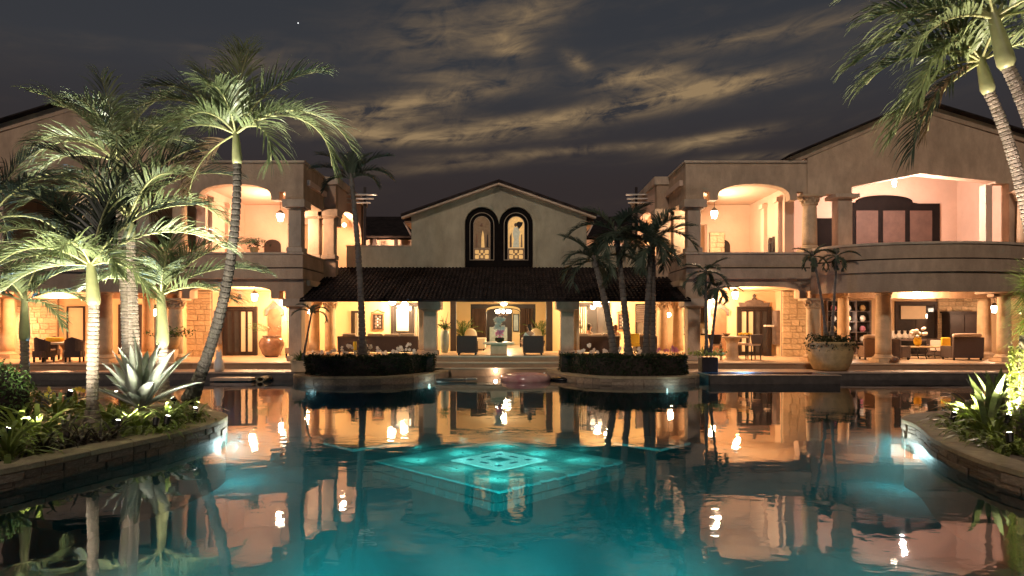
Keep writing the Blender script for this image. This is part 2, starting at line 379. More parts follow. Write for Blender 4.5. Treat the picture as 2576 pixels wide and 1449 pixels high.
# shared rough stones (unit cube, chamfered and knocked about)
def stone_mesh(seed, m):
    r = random.Random(seed); c = .10; v = []; 
    for x in (-.5, .5):
        for y in (-.5, .5):
            for z in (-.5, .5):
                j = lambda: r.uniform(-.035, .035)
                v.append(Vector((x + j(), y + j(), z + j())))
    b = MB(); 
    # front (-Y) face inset proud
    idx = lambda x, y, z: (x * 4 + y * 2 + z)
    f = [v[idx(0, 0, 0)], v[idx(1, 0, 0)], v[idx(1, 0, 1)], v[idx(0, 0, 1)]]
    k = [v[idx(0, 1, 0)], v[idx(1, 1, 0)], v[idx(1, 1, 1)], v[idx(0, 1, 1)]]
    ctr = sum(f, Vector()) / 4
    fi = [p.lerp(ctr, .16 + r.uniform(-.05, .06)) + Vector((0, r.uniform(-.22, -.05), 0)) for p in f]
    vs = f + k + fi + [ctr + Vector((r.uniform(-.15, .15), r.uniform(-.3, -.12), r.uniform(-.15, .15)))]
    fs = [(4, 7, 6, 5), (0, 4, 5, 1), (1, 5, 6, 2), (2, 6, 7, 3), (3, 7, 4, 0)]
    fs += [(i, (i + 1) % 4, 8 + (i + 1) % 4, 8 + i) for i in range(4)] + [(8 + i, 8 + (i + 1) % 4, 12) for i in range(4)]
    b.add(vs, fs)
    return b.mesh('stone', m)
STONES = {k: [stone_mesh(s, k) for s in range(6)] for k in ('stone', 'rubble', 'coping', 'pool_stone', 'pool_stone_shaded')}
def stone_panel(parent, x0, x1, z0, z1, y, kind='stone', w=(.28, .55), h=(.22, .34), depth=.10, face=-1, seed=3):
    """irregular coursed stones on a wall face at y, looking -Y"""
    r = random.Random(seed); z = z0; x0, x1 = min(x0, x1), max(x0, x1)
    while z < z1 - .05:
        hh = min(r.uniform(*h), z1 - z)
        if z1 - z - hh < .1: hh = z1 - z
        x = x0
        while x < x1 - .03:
            ww = min(r.uniform(*w), x1 - x)
            if x1 - x - ww < .12: ww = x1 - x
            if r.random() < .22 and hh > .2:
                for q in (0, 1):
                    link('stone', r.choice(STONES[kind]), parent, (x + ww / 2, y + r.uniform(-.012, .012), z + hh * (.25 + .5 * q)), scale=(ww - .018, depth, hh / 2 - .016))
            else:
                link('stone', r.choice(STONES[kind]), parent, (x + ww / 2, y + r.uniform(-.012, .012), z + hh / 2), scale=(ww - .018, depth, hh - .018))
            x += ww
        z += hh
# ------------------------------------------------------------------ ground, pool, decks
def struct(name, b, m, **k):
    o = b.build(name, m, **k); tag(o, kind='structure'); return o
b = MB()
for x0, x1, y0, y1 in ((-900, -27, -900, 900), (27, 900, -900, 900), (-27, 27, 30, 900), (-27, 27, -900, -12)):
    b.add([(x0, y0, .08), (x1, y0, .08), (x1, y1, .08), (x0, y1, .08)], [(0, 1, 2, 3)])
struct('ground', b, 'ground')
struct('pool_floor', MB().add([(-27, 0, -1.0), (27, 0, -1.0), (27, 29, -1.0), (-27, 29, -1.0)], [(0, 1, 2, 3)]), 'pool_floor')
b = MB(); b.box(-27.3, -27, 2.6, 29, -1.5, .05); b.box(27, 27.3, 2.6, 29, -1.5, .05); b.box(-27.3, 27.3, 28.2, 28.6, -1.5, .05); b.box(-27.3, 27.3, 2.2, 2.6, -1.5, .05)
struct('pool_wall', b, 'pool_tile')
struct('pool_water', MB().box(-27.15, 27.15, 2.4, 28.35, -1.6, 0), 'water')
struct('near_deck', MB().box(-27, 27, -12, 2.55, -.2, .25), 'deck')

AXW = {1: -0.60, -1: -0.86}
def ell(u, c, a, h, y0):
    q = 1 - ((u - c) / a) ** 2
    return y0 - h * math.sqrt(max(0, q))
YB = lambda u: ell(u, 17.4, 4.4, 2.65, 28.3)      # curved balcony front
YT = lambda u: ell(u, 17.6, 5.6, .62, 27.4)       # terrace front

for s in (1, -1):
    X = lambda u: AXW[s] + s * u
    d = MB(); d.xy([(X(7.3), 25.62), (X(30), 25.62), (X(30), 30), (X(7.3), 30)], -1.45, .24); struct('pool_deck', d, 'waterline')
    d = MB(); d.xy([(X(7.25), 25.56), (X(30), 25.56), (X(30), 30), (X(7.25), 30)], .244, .30); struct('deck_paving', d, 'deck')
    us = [7.32, 12.0] + [12.0 + 11.2 * i / 28 for i in range(1, 29)] + [30]
    pts = [(X(u), YT(u)) for u in us] + [(X(30), 37), (X(7.32), 37)]
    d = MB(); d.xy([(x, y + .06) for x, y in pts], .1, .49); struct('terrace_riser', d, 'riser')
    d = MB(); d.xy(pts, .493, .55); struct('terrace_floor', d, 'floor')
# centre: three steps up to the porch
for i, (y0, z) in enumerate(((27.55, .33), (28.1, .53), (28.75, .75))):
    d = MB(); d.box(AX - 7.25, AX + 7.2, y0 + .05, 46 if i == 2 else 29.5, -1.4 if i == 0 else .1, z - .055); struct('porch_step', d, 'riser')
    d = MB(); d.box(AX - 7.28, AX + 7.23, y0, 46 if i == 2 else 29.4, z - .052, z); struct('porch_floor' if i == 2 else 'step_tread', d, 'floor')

# ------------------------------------------------------------------ columns (a part with base and capital below it)
def column(parent, x, y, z0, z1, r=.27, m='cantera', square=False, cap=.42):
    n = 20
    if square:
        c = MB().box(x - r, x + r, y - r, y + r, z0 + .22, z1 - cap).build('column', m, parent, bevel=.03)
        MB().box(x - r - .07, x + r + .07, y - r - .07, y + r + .07, z0 + .002, z0 + .217).build('base', m, c, bevel=.03)
        q = MB()
        for a, e0, e1 in ((.02, 0, .10), (.10, .105, .2), (.2, .205, 1.0)):
            q.box(x - r - a, x + r + a, y - r - a, y + r + a, z1 - cap + cap * e0 + .003, z1 - cap + cap * e1 - .003)
        q.build('capital', m, c, bevel=.02)
        return c
    zs = [z0 + .3 + (z1 - cap - z0 - .3) * i / 6 for i in range(7)]
    c = MB().lathe([(r * (1 - .10 * (i / 6) ** 1.6), z) for i, z in enumerate(zs)], x, y, 0, n).build('column', m, parent, smooth=True)
    bs = MB(); bs.box(x - r - .12, x + r + .12, y - r - .12, y + r + .12, z0 + .002, z0 + .14)
    bs.lathe([(r + .1, .14), (r + .12, .19), (r + .05, .235), (r + .04, .27), (r + .005, .31)], x, y, z0, n)
    bs.build('base', m, c)
    q = MB(); h = cap
    q.lathe([(r * .93, 0), (r + .02, .03), (r + .02, .06), (r * .95, .08)], x, y, z1 - h, n)
    q.lathe([(r * .92, .08), (r * .98, h * .45), (r + .09, h * .72), (r + .13, h * .8)], x, y, z1 - h, n)
    q.box(x - r - .16, x + r + .16, y - r - .16, y + r + .16, z1 - h * .19, z1 - .003)
    for ring, (zr, nr, o) in enumerate(((.16, 10, .035), (.26, 10, .07))):     # carved leaves
        for k in range(nr):
            t = 2 * math.pi * (k + ring * .5) / nr; rr = r + o - .02
            q.ball((x + rr * math.cos(t), y + rr * math.sin(t), z1 - h + zr), .06, 6, 4, .9, .9, 1.5)
    q.build('capital', m, c, smooth=False)
    return c

# ------------------------------------------------------------------ the two wings
def spandrel(u0, u1, ztop, zs, zc, zd, zn, ends=True):
    """wall head with an arch between stepped corbels, as (u, z) outline"""
    a0, a1 = u0 + 1.35, u1 - .7
    p = [(u0, ztop), (u1, ztop), (u1, zd), (u1 - .15, zd), (u1 - .15, zn), (u1 - .4, zn), (u1 - .4, zd), (a1, zd)]
    p += arch_pts(a0, a1, zs, zc)
    p += [(a0, zd), (u0 + 1.0, zd), (u0 + 1.0, zn), (u0 + .75, zn), (u0 + .75, zd), (u0, zd)]
    return p
def window_unit(parent, name, x0, x1, z0, z1, y, pane='glass', fr=.07, mull=1, bars=0, m='wood', label=None):
    """a framed window standing proud of a wall at y (faces -Y)"""
    f = MB(); x0, x1 = min(x0, x1), max(x0, x1)
    f.box(x0, x0 + fr, y - .10, y - .004, z0, z1); f.box(x1 - fr, x1, y - .10, y - .004, z0, z1)
    f.box(x0 + fr, x1 - fr, y - .10, y - .004, z1 - fr, z1); f.box(x0 + fr, x1 - fr, y - .10, y - .004, z0, z0 + fr)
    for k in range(mull):
        xm = x0 + (x1 - x0) * (k + 1) / (mull + 1); f.box(xm - .03, xm + .03, y - .09, y - .006, z0 + fr, z1 - fr)
    w = f.build(name, m, parent)
    if label: w['label'] = label
    xs = [x0 + fr] + [x0 + (x1 - x0) * (k + 1) / (mull + 1) for k in range(mull)] + [x1 - fr]
    for k in range(mull + 1):
        MB().box(xs[k] + (.03 if k else 0), xs[k + 1] - (.03 if k < mull else 0), y - .045, y - .03, z0 + fr, z1 - fr).build('pane', pane, w)
    return w
def pleats(x0, x1, z0, z1, y, n=9, amp=.035):
    b = MB(); k = n * 4; vs = []
    for i in range(k + 1):
        t = i / k; yy = y + amp * math.sin(t * n * 2 * math.pi) + amp * .4 * math.sin(t * 7.3)
        vs += [(x0 + (x1 - x0) * t, yy, z0), (x0 + (x1 - x0) * t + .01 * math.sin(i), yy * 1.0 - .0, z1)]
    b.add(vs, [(2 * i, 2 * i + 2, 2 * i + 3, 2 * i + 1) for i in range(k)])
    b.add([(p[0], p[1] + .012, p[2]) for p in vs], [(2 * i, 2 * i + 1, 2 * i + 3, 2 * i + 2) for i in range(k)])
    return b
WING = {}
def wing(s, label):
    X = lambda u: AXW[s] + s * u
    root = thing('villa_wing', label, 'house', (X(16), 28.5, .55), world=True)
    WING[s] = root
    def bx(name, m, *bs, parent=root, bevel=0, **k):
        b = MB()
        for u0, u1, y0, y1, z0, z1 in bs: b.box(X(u0), X(u1), y0, y1, z0, z1)
        return b.build(name, m, parent, bevel=bevel)
    def px(name, m, pts, y0, y1, parent=root): return MB().xz([(X(u), z) for u, z in pts], y0, y1).build(name, m, parent)
    # front of the loggia
    px('loggia_wall', 'stucco', spandrel(7.85, 12.9, 8.82, 7.42, 7.95, 7.28, 7.62), 28.5, 28.95)
    bx('roof_coping', 'stucco_trim', (7.78, 12.88, 28.42, 29.0, 8.823, 8.91), (7.78, 8.28, 29.003, 31.55, 8.823, 8.91))
    px('lower_arch_wall', 'stucco', spandrel(7.85, 13.3, 3.97, 3.44, 3.68, 3.16, 3.48), 28.5, 28.95)
    bx('parapet', 'stucco', (7.85, 13.2, 28.40, 28.75, 4.46, 5.0), (7.85, 8.2, 28.753, 31.58, 4.46, 5.0))
    bx('parapet_lip', 'stucco_trim', (7.80, 13.22, 28.35, 28.80, 5.003, 5.08), (7.80, 8.25, 28.803, 31.57, 5.003, 5.08))
    bx('balcony_band', 'stucco', (7.82, 13.3, 28.30, 28.9, 3.975, 4.40), (7.82, 8.2, 28.903, 31.58, 3.975, 4.40))
    bx('groove', 'wood', (7.9, 13.2, 28.46, 28.72, 4.403, 4.457), (7.9, 8.15, 28.723, 31.5, 4.403, 4.457))
    # side beams along the court
    bx('side_beam', 'stucco', (7.85, 8.3, 28.953, 31.597, 7.28, 8.82)); bx('side_beam', 'stucco', (7.85, 8.3, 28.953, 31.597, 3.16, 3.97))
    # second block, set back and stepping into the court
    bx('inner_block', 'stucco', (7.3, 8.9, 31.6, 32.05, 7.4, 8.82)); bx('inner_block', 'stucco', (7.3, 8.9, 31.6, 32.05, 3.2, 5.05))
    def yzp(name, m, pts, u0, u1): return MB().yz(pts, X(u0), X(u1)).build(name, m, root)
    yzp('side_arch_wall', 'plaster_pink', [(32.053, 8.82), (38, 8.82), (38, 5.0), (37.2, 5.0), (37.2, 6.6)] + [(p[0], p[1]) for p in arch_pts(32.6, 36.9, 6.9, 7.7)] + [(32.6, 6.7), (32.053, 6.7)], 7.3, 7.7)
    bx('cornice', 'stucco_trim', (7.18, 8.9, 31.5, 31.597, 8.55, 8.90), (7.18, 7.297, 31.6, 38, 8.55, 8.90))
    # slabs
    bx('roof_slab', 'plaster_pink', (7.7, 13, 28.96, 36.9, 7.97, 8.2)); bx('upper_floor', 'plaster', (7.7, 13.3, 28.96, 36.9, 3.72, 3.96))
    # columns
    column(root, X(8.2), 28.72, 5.083, 7.277, .27, 'stucco_trim', True)
    column(root, X(8.2), 28.76, .553, 3.157, .27, 'stucco_trim', True)
    column(root, X(7.62), 31.83, 5.083, 7.397, .26, 'stucco_trim', True); column(root, X(8.32), 31.83, 5.083, 7.397, .26, 'stucco_trim', True)
    column(root, X(7.62), 31.85, .553, 3.197, .25); column(root, X(8.36), 31.85, .553, 3.197, .25)
    column(root, X(13.12), 28.72, 5.083, 7.49, .30, 'cantera')
    column(root, X(13.12), 28.35, .553, 3.157, .30, 'cantera')
    # gable part
    gl = [(12.903, 7.5), (12.903, 9.0), (17.5, 10.95), (24.5, 8.82), (24.5, 7.95), (20.75, 7.95), (20.72, 8.03), (17.6, 8.36), (14.75, 7.82), (14.75, 7.5)]
    px('gable_wall', 'stucco', gl, 28.42, 28.9)
    bx('side_wall', 'stucco', (21.3, 24.5, 28.42, 28.9, 3.98, 7.947), (24.503, 28, 28.42, 28.9, 3.2, 8.82), (28.003, 28.4, 28.42, 37.3, .56, 8.82))
    px('roof_tiles', 'tile', [(12.05, 9.10), (17.5, 11.40), (24.9, 9.15), (24.9, 9.09), (17.5, 11.335), (12.05, 9.03)], 28.10, 37)
    px('rake_trim', 'stucco', [(12.10, 9.02), (17.5, 11.325), (24.85, 9.08), (24.85, 8.84), (17.5, 10.955), (12.85, 9.003), (12.6, 8.915), (12.3, 8.95)], 28.405, 28.88)
    column(root, X(14.45), 28.65, 5.1, 7.49, .30, 'stucco_trim', True, cap=.2)
    bx('pilaster', 'plaster_pink', (20.45, 20.72, 28.6, 29.0, 5.1, 7.94)); column(root, X(21.75), 28.15, 5.1, 7.6, .3, 'cantera')
    # curved balcony in three bands
    N = 30; us = [13.0 + (20.35 - 13.0) * i / N for i in range(N + 1)]
    def band(name, m, o, th, z0, z1):
        pts = [(X(u), YB(u) - o) for u in us]; pts += [(X(20.35), 28.4)] + [(X(20.35 - th), 28.4)]
        pts += [(X(u), min(28.38, YB(u) + th)) for u in reversed(us) if u < 20.35 - th]
        return MB().xy(pts, z0, z1).build(name, m, root)
    band('curved_parapet', 'stucco', .0, .35, 4.60, 5.12); band('curved_lip', 'stucco_trim', .06, .42, 5.123, 5.21)
    band('curved_band', 'stucco', .10, .4, 4.08, 4.54); band('curved_groove', 'wood', -.06, .3, 4.543, 4.597)
    band('curved_beam', 'stucco', -.02, .5, 3.33, 4.077)
    MB().xy([(X(u), YB(u) + .4) for u in us if YB(u) + .4 < 28.9] + [(X(24.5), 28.9), (X(24.5), 36.9), (X(13.31), 36.9), (X(13.31), 28.9)], 3.70, 4.05).build('balcony_floor', 'plaster', root)
    for u, y, r in ((15.4, 30.5, .25), (15.68, 27.72, .30), (21.9, 30.8, .28), (20.85, 28.1, .26), (25.2, 28.7, .28)):
        column(root, X(u), y, .553, 3.69, r)
    bx('soffit_beam', 'stucco', (20.36, 28, 28.0, 28.40, 3.22, 3.97), (13.32, 24.4, 30.3, 30.8, 3.70 - .46, 3.697))
    bx('upper_ceiling', 'plaster_pink', (13.003, 22.4, 28.93, 36.9, 9.22, 9.3))
    # upper rooms
    bx('upper_wall', 'plaster_pink', (10.2, 12.3, 33.6, 34.0, 3.97, 7.96), (12.3, 12.7, 29.3, 34.0, 3.97, 7.96), (14.0, 22.4, 33.0, 33.4, 4.06, 9.217), (22.1, 22.4, 28.93, 32.997, 4.06, 9.217), (7.7, 10.2, 33.6, 34.0, 7.0, 7.96))
    for y0 in (29.6, 31.3):      # pilasters with brackets down the loggia's long side
        bx('pilaster', 'plaster_pink', (12.14, 12.297, y0, y0 + .35, 3.975, 7.4), (12.05, 12.297, y0 - .05, y0 + .4, 7.403, 7.6))
    # dark arched doors of the upper bedroom
    dr = MB().xz([(X(16.9), 4.07), (X(21.2), 4.07), (X(21.2), 7.9), (X(20.2), 7.9)] + [(X(u), z) for u, z in arch_pts(17.2, 19.9, 7.95, 8.3)] + [(X(16.9), 7.95)], 32.86, 32.995).build('bedroom_doors', 'black_wood', root)
    for k in range(3):
        bx('pane', 'curtain_dark', (17.15 + k * 1.3, 18.2 + k * 1.3, 32.82, 32.857, 4.3, 7.55), parent=dr)
    bx('dark_door', 'black_wood', (15.1, 16.2, 32.9, 32.997, 4.07, 7.2))
    dd = px('loggia_door', 'wood', [(10.5, 3.97), (11.3, 3.97)] + arch_pts(10.5, 11.3, 5.9, 6.25), 33.5, 33.597)
    # back walls of the terrace
    bx('back_wall', 'plaster', (10.2, 13.5, 33.5, 33.8, .553, 3.71), (14.66, 28, 35.0, 35.3, .553, 3.69), (13.5, 13.7, 32.75, 35.2, .553, 3.69), (14.5, 14.66, 32.75, 35.2, .553, 3.69), (7.3, 13.4, 37.0, 37.3, .553, 8.7), (13.41, 28, 37.0, 37.3, .553, 8.6))
    sw = bx('stone_wall', 'mortar', (13.5, 14.66, 32.62, 32.747, .553, 3.69))
    stone_panel(sw, X(13.5), X(14.66), .56, 3.66, 32.60, seed=5 + s)
    sw = bx('stone_wall', 'mortar', (22.35, 24.4, 34.87, 34.996, .553, 3.68))
    stone_panel(sw, X(22.35), X(24.4), .56, 3.66, 34.86, seed=15 + s)
    # main terrace door with its carved crest
    d = bx('terrace_door', 'wood', (11.62, 11.78, 33.34, 33.497, .553, 2.95), (13.12, 13.28, 33.34, 33.497, .553, 2.95), (11.78, 13.12, 33.34, 33.497, 2.8, 2.95))
    for k in range(4):
        u0 = 11.79 + k * .333
        bx('door_leaf', 'wood', (u0, u0 + .05, 33.38, 33.45, .56, 2.795), (u0 + .27, u0 + .325, 33.38, 33.45, .56, 2.795), (u0 + .05, u0 + .27, 33.38, 33.45, .56, .75), (u0 + .05, u0 + .27, 33.38, 33.45, 2.7, 2.795), parent=d)
        bx('pane', 'glass' if k in (2, 3) else 'shade', (u0 + .05, u0 + .27, 33.405, 33.42, .75, 2.7), parent=d)
    px('carved_crest', 'wood_grey' if s > 0 else 'plaster', [(11.75, 2.953), (13.15, 2.953), (13.2, 3.15)] + [(u, z) for u, z in arch_pts(12.0, 12.9, 3.12, 3.28, 8)] + [(11.7, 3.15)], 33.30, 33.497, parent=d)
    MB().lathe([(.10, 0), (.13, .04), (.05, .12), (.09, .2), (.02, .30)], X(12.45), 33.4, 3.27, 8).build('finial', 'wood_grey', d)
    # arched niche door
    n_ = px('niche_door', 'wood_mid', [(10.45, .553), (11.1, .553)] + arch_pts(10.45, 11.1, 2.55, 2.85, 8), 33.42, 33.497)
    px('surround', 'wood_grey', [(10.35, 2.5)] + list(reversed(arch_pts(10.45, 11.1, 2.555, 2.855, 8))) + [(11.2, 2.5), (11.2, 2.8), (10.95, 3.0), (10.78, 3.2), (10.6, 3.0), (10.35, 2.8)], 33.38, 33.497, parent=n_)
    return root
wing(1, 'right wing of the villa with a curved balcony beside the bar terrace')
wing(-1, 'left wing of the villa behind the tall floodlit palms')
# things that only one wing has
s = 1; X = lambda u: AXW[1] + u; rt = WING[1]
def wbox(name, m, *bs, parent, bevel=0):
    b = MB()
    for q in bs: b.box(*q)
    return b.build(name, m, parent, bevel=bevel)
for k in range(2):               # pair of narrow arched windows on the loggia's long wall
    y0 = 30.25 + k * .42
    w = MB().yz([(y0, 4.3), (y0 + .34, 4.3)] + arch_pts(y0, y0 + .34, 5.75, 6.0, 8), X(12.22), X(12.297)).build('arched_window', 'wood', rt)
    for q in range(2): MB().box(X(12.195), X(12.217), y0 + .05, y0 + .29, 4.4 + q * .7, 5.02 + q * .7).build('pane', 'white_ceramic' if q == 0 else 'glass', w)
ch = wbox('chimney_stone', 'mortar', (X(10.3), X(11.0), 33.46, 33.595, 3.98, 6.6), parent=rt); stone_panel(ch, X(10.3), X(11.0), 4.0, 6.58, 33.44, seed=31)
w = window_unit(rt, 'sliding_door', xat(2250, 35), xat(2357, 35), .56, 3.25, 35.0, mull=1, fr=.16)
wbox('roller_shade', 'shade', (xat(2266, 34.9), xat(2328, 34.9), 34.86, 34.89, 2.35, 3.02), parent=w)
lf = WING[-1]; X = lambda u: AXW[-1] - u
window_unit(lf, 'tall_window', xat(123, 35), xat(146, 35), .9, 3.2, 35.0, mull=0)
window_unit(lf, 'sliding_door', xat(300, 35), xat(420, 35), .56, 3.1, 35.0, mull=2, fr=.12)
w = window_unit(lf, 'window', xat(170, 35), xat(215, 35), 1.2, 3.0, 35.0, pane='shade', mull=0)

# ------------------------------------------------------------------ central gabled house with its porch
GX = -0.64; GY = 33.5
gh = thing('gabled_house', 'central house with a low gable over the tiled porch roof', 'house', (GX, 33.5, .75), world=True)
g = [(-4.3, 4.7), (-4.3, 7.47), (0, 8.96), (4.3, 7.47), (4.3, 4.7), (1.67, 4.7), (1.67, 7.0)]
g += [(.835 + .835 * math.cos(math.pi * i / 14), 7.0 + .835 * math.sin(math.pi * i / 14)) for i in range(1, 15)]
g += [(-.835 + .835 * math.cos(math.pi * i / 14), 7.0 + .835 * math.sin(math.pi * i / 14)) for i in range(1, 15)]
g += [(-1.67, 4.7)]
MB().xz([(GX + u, z) for u, z in g], GY, GY + .4).build('gable_wall', 'stucco_green', gh)
for q in (-1, 1):
    ar = MB(); n = 16
    a0, a1 = (0, math.pi * .70) if q > 0 else (math.pi * .30, math.pi)
    pts = [(q * .835 + .84 * math.cos(a0 + (a1 - a0) * i / n), 7.0 + .84 * math.sin(a0 + (a1 - a0) * i / n)) for i in range(n + 1)]
    pts += [(q * .835 + 1.02 * math.cos(a0 + (a1 - a0) * i / n), 7.0 + 1.02 * math.sin(a0 + (a1 - a0) * i / n)) for i in range(n, -1, -1)]
    ar.xz([(GX + u, z) for u, z in pts], GY - .07, GY - .002)
    u0, u1 = sorted((q * 1.675, q * 1.855)); ar.box(GX + u0, GX + u1, GY - .07, GY - .002, 4.87, 6.997)
    ar.build('arch_moulding', 'stucco_green', gh)
# twin arched stained windows
pl = [(-1.66, 4.8), (1.66, 4.8), (1.66, 7.0)] + [(.835 + .825 * math.cos(math.pi * i / 14), 7.0 + .825 * math.sin(math.pi * i / 14)) for i in range(1, 14)] + [(0, 7.02)] + [(-.835 + .825 * math.cos(math.pi * i / 14), 7.0 + .825 * math.sin(math.pi * i / 14)) for i in range(1, 14)] + [(-1.66, 7.0)]
bk = MB().xz([(GX + u, z) for u, z in pl], GY + .10, GY + .2).build('window_surround', 'black_wood', gh)
for q in (-1, 1):
    cx = GX + q * .84
    w = MB()
    for r in (.60, .415):
        t = .022; o = [(cx - r, 5.26)] + [(cx - r * math.cos(math.pi * i / 16), 6.98 + r * math.sin(math.pi * i / 16)) for i in range(17)] + [(cx + r, 5.26)]
        rr = r - t
        i_ = [(cx + rr, 5.26)] + [(cx + rr * math.cos(math.pi * i / 16), 6.98 + rr * math.sin(math.pi * i / 16)) for i in range(17)] + [(cx - rr, 5.26)]
        w.xz(o + i_, GY + .05, GY + .098)
    w.box(cx - .60, cx + .60, GY + .05, GY + .098, 5.235, 5.257); w.box(cx - .39, cx + .39, GY + .05, GY + .098, 5.80, 5.825)
    w = w.build('arched_window', 'lead', gh, ); w['label'] = 'stained window with a pale robed figure' if q > 0 else 'stained window with a dusky scene'
    r = .39
    MB().xz([(cx - r, 5.828)] + [(cx - r * math.cos(math.pi * i / 16), 6.98 + r * math.sin(math.pi * i / 16)) for i in range(17)] + [(cx + r, 5.828)], GY + .075, GY + .09).build('pane', 'amber' if q > 0 else 'amber_dark', w)
    MB().box(cx - r, cx + r, GY + .075, GY + .09, 5.26, 5.797).build('pane', 'amber_dark', w)
    # figure: robe, head, raised arm; lower band of quatrefoils
    fm = 'robe' if q > 0 else 'amber'
    dx = .02 * q
    MB().xz([(cx - .17, 5.86), (cx + .16, 5.86), (cx + .13, 6.3), (cx + .20, 6.62), (cx + .10, 6.85), (cx - .10, 6.85), (cx - .17, 6.55), (cx - .10, 6.25)] if q > 0 else [(cx - .03, 5.86), (cx + .13, 5.86), (cx + .10, 6.5), (cx + .04, 6.7), (cx - .02, 6.4)], GY + .062, GY + .073).build('glass_piece', fm, w)
    MB().lathe([(.001, -.10), (.07, -.06), (.085, 0), (.06, .07), (.001, .1)], cx - .02, GY + .07, 6.97, 8, 1, .08).build('glass_piece', 'wood_mid', w)
    if q > 0: MB().xz([(cx + .10, 6.72), (cx + .30, 6.95), (cx + .34, 7.10), (cx + .12, 7.13), (cx + .02, 7.07)], GY + .062, GY + .073).build('glass_piece', 'wood', w)
    MB().xz([(cx - .32, 5.87), (cx - .21, 5.87), (cx - .22, 6.6), (cx - .31, 6.4)], GY + .062, GY + .073).build('glass_piece', 'wood_mid', w)
    MB().xz([(cx + .22, 5.87), (cx + .32, 5.87), (cx + .30, 6.5), (cx + .25, 6.5)], GY + .062, GY + .073).build('glass_piece', 'amber_dark' if q > 0 else 'wood', w)
    for kx, kz, rr in ((-.24, 5.40, .10), (.24, 5.40, .10), (-.24, 5.64, .10), (.24, 5.64, .10), (0, 5.40, .07), (0, 5.66, .07), (-.11, 5.53, .05), (.11, 5.53, .05)):
        MB().lathe([(rr * .45, -.012), (rr, -.006), (rr, .006), (rr * .45, .012)], cx + kx, 0, 0, 8).mesh('x', 'amber')
        o = MB()
        n = 8; p = [(cx + kx + rr * (1 + .25 * (j % 2)) * math.cos(2 * math.pi * j / n), 5.0 - 5.0 + kz + rr * (1 + .25 * (j % 2)) * math.sin(2 * math.pi * j / n)) for j in range(n)]
        o.xz(p, GY + .06, GY + .073); o.build('glass_piece', 'amber', w)
MB().xz([(GX - 4.75, 7.32), (GX, 8.98), (GX + 4.75, 7.32), (GX + 4.75, 7.44), (GX, 9.11), (GX - 4.75, 7.44)], GY - .45, 42).build('roof', 'tile', gh)
MB().xz([(GX - 4.72, 7.22), (GX, 8.87), (GX + 4.72, 7.22), (GX + 4.72, 7.317), (GX, 8.973), (GX - 4.72, 7.317)], GY - .40, GY - .003).build('rake_trim', 'stucco_trim', gh)
for q in (-1, 1):
    e = MB(); x0, x1 = GX + q * 4.31, GX + q * 4.70
    e.box(x0, x1, GY + .41, 41, 7.1, 7.21); e.build('eave_soffit', 'plaster_pink', gh)
    e = MB(); e.xz([(GX + q * 4.62, 7.09), (GX + q * 4.70, 7.09), (GX + q * 4.36, 6.45), (GX + q * 4.31, 6.52)], GY + .05, GY + .25); e.build('eave_bracket', 'plaster_pink', gh)
for x0, x1 in ((AX - 7.55, GX - 4.303), (GX + 4.303, AX + 7.27)):
    wbox('parapet', 'stucco_green', (x0, x1, GY, GY + .35, 4.7, 5.9), parent=gh)
    wbox('parapet_lip', 'stucco_trim', (x0, x1, GY - .03, GY + .38, 5.903, 5.96), parent=gh)
# porch roof: boards below, barrel tiles above in rows
def rz(y): return 3.10 + (y - 28.25) * (4.86 - 3.10) / (33.5 - 28.25)
x0, x1 = -8.8, 7.42
MB().yz([(28.25, 3.02), (33.5, 4.78), (33.5, 4.86), (28.25, 3.10)], x0, x1).build('porch_roof', 'tile', gh)
t = MB(); nc = 92; rows = 16
for i in range(nc):
    xc = x0 + (i + .5) * (x1 - x0) / nc; rr = (x1 - x0) / nc * .36
    for j in range(rows):
        ya = 28.2 + (5.25 / rows) * j; yb = ya + 5.25 / rows * 1.06
        va = []; 
        for k in range(5):
            q = math.pi * k / 4; w1 = rr * 1.08
            va.append((xc + w1 * math.cos(q), ya, rz(ya) + .035 + w1 * .75 * math.sin(q)))
        for k in range(5):
            q = math.pi * k / 4; w1 = rr * .9
            va.append((xc + w1 * math.cos(q), yb, rz(yb) + .006 + w1 * .75 * math.sin(q)))
        t.add(va, [(k, k + 1, k + 6, k + 5) for k in range(4)] + [(4, 3, 2, 1, 0)])
tt = t.build('roof_tiles', 'tile', gh); tt['kind'] = 'stuff'
wbox('porch_beam', 'wood', (x0 + .4, x1 - .2, 29.25, 29.75, 3.12, 3.36), parent=gh)
wbox('porch_ceiling', 'plaster_yellow', (AX - 7.3, AX + 7.25, 29.8, 33.97, 3.56, 3.6), parent=gh)
for u in (-2.95, 2.95):
    column(gh, AX + u, 29.5, .753, 3.117, .28, 'stucco_trim', True, cap=.5)
    column(gh, AX + u * 1.13, 30.2, .753, 3.55, .2, 'cantera', True, cap=.5)
Y0 = 34.0
XA, XB = xat(1133, Y0), xat(1390, Y0)
wbox('porch_wall', 'plaster_yellow', (AX - 9.5, XA, Y0, Y0 + .25, .753, 3.9), (XB, AX + 7.3, Y0, Y0 + .25, .753, 3.9), (XA, XB, Y0, Y0 + .25, 3.3, 3.9), parent=gh)
wbox('opening_frame', 'wood', (XA, XA + .28, Y0 - .06, Y0 + .2, .755, 3.297), (XB - .32, XB, Y0 - .06, Y0 + .2, .755, 3.297), (XA + .28, XB - .32, Y0 - .06, Y0 + .2, 3.2, 3.297), parent=gh)
wbox('living_room_wall', 'plaster_yellow', (XA - 2.2, XB + 2.2, 44.5, 44.8, .753, 3.8), (XA - 2.5, XA - 2.2, 34.26, 44.8, .753, 3.8), (XB + 2.2, XB + 2.5, 34.26, 44.8, .753, 3.8), (XA - 2.2, XB + 2.2, 34.26, 44.5, 3.65, 3.8), parent=gh)
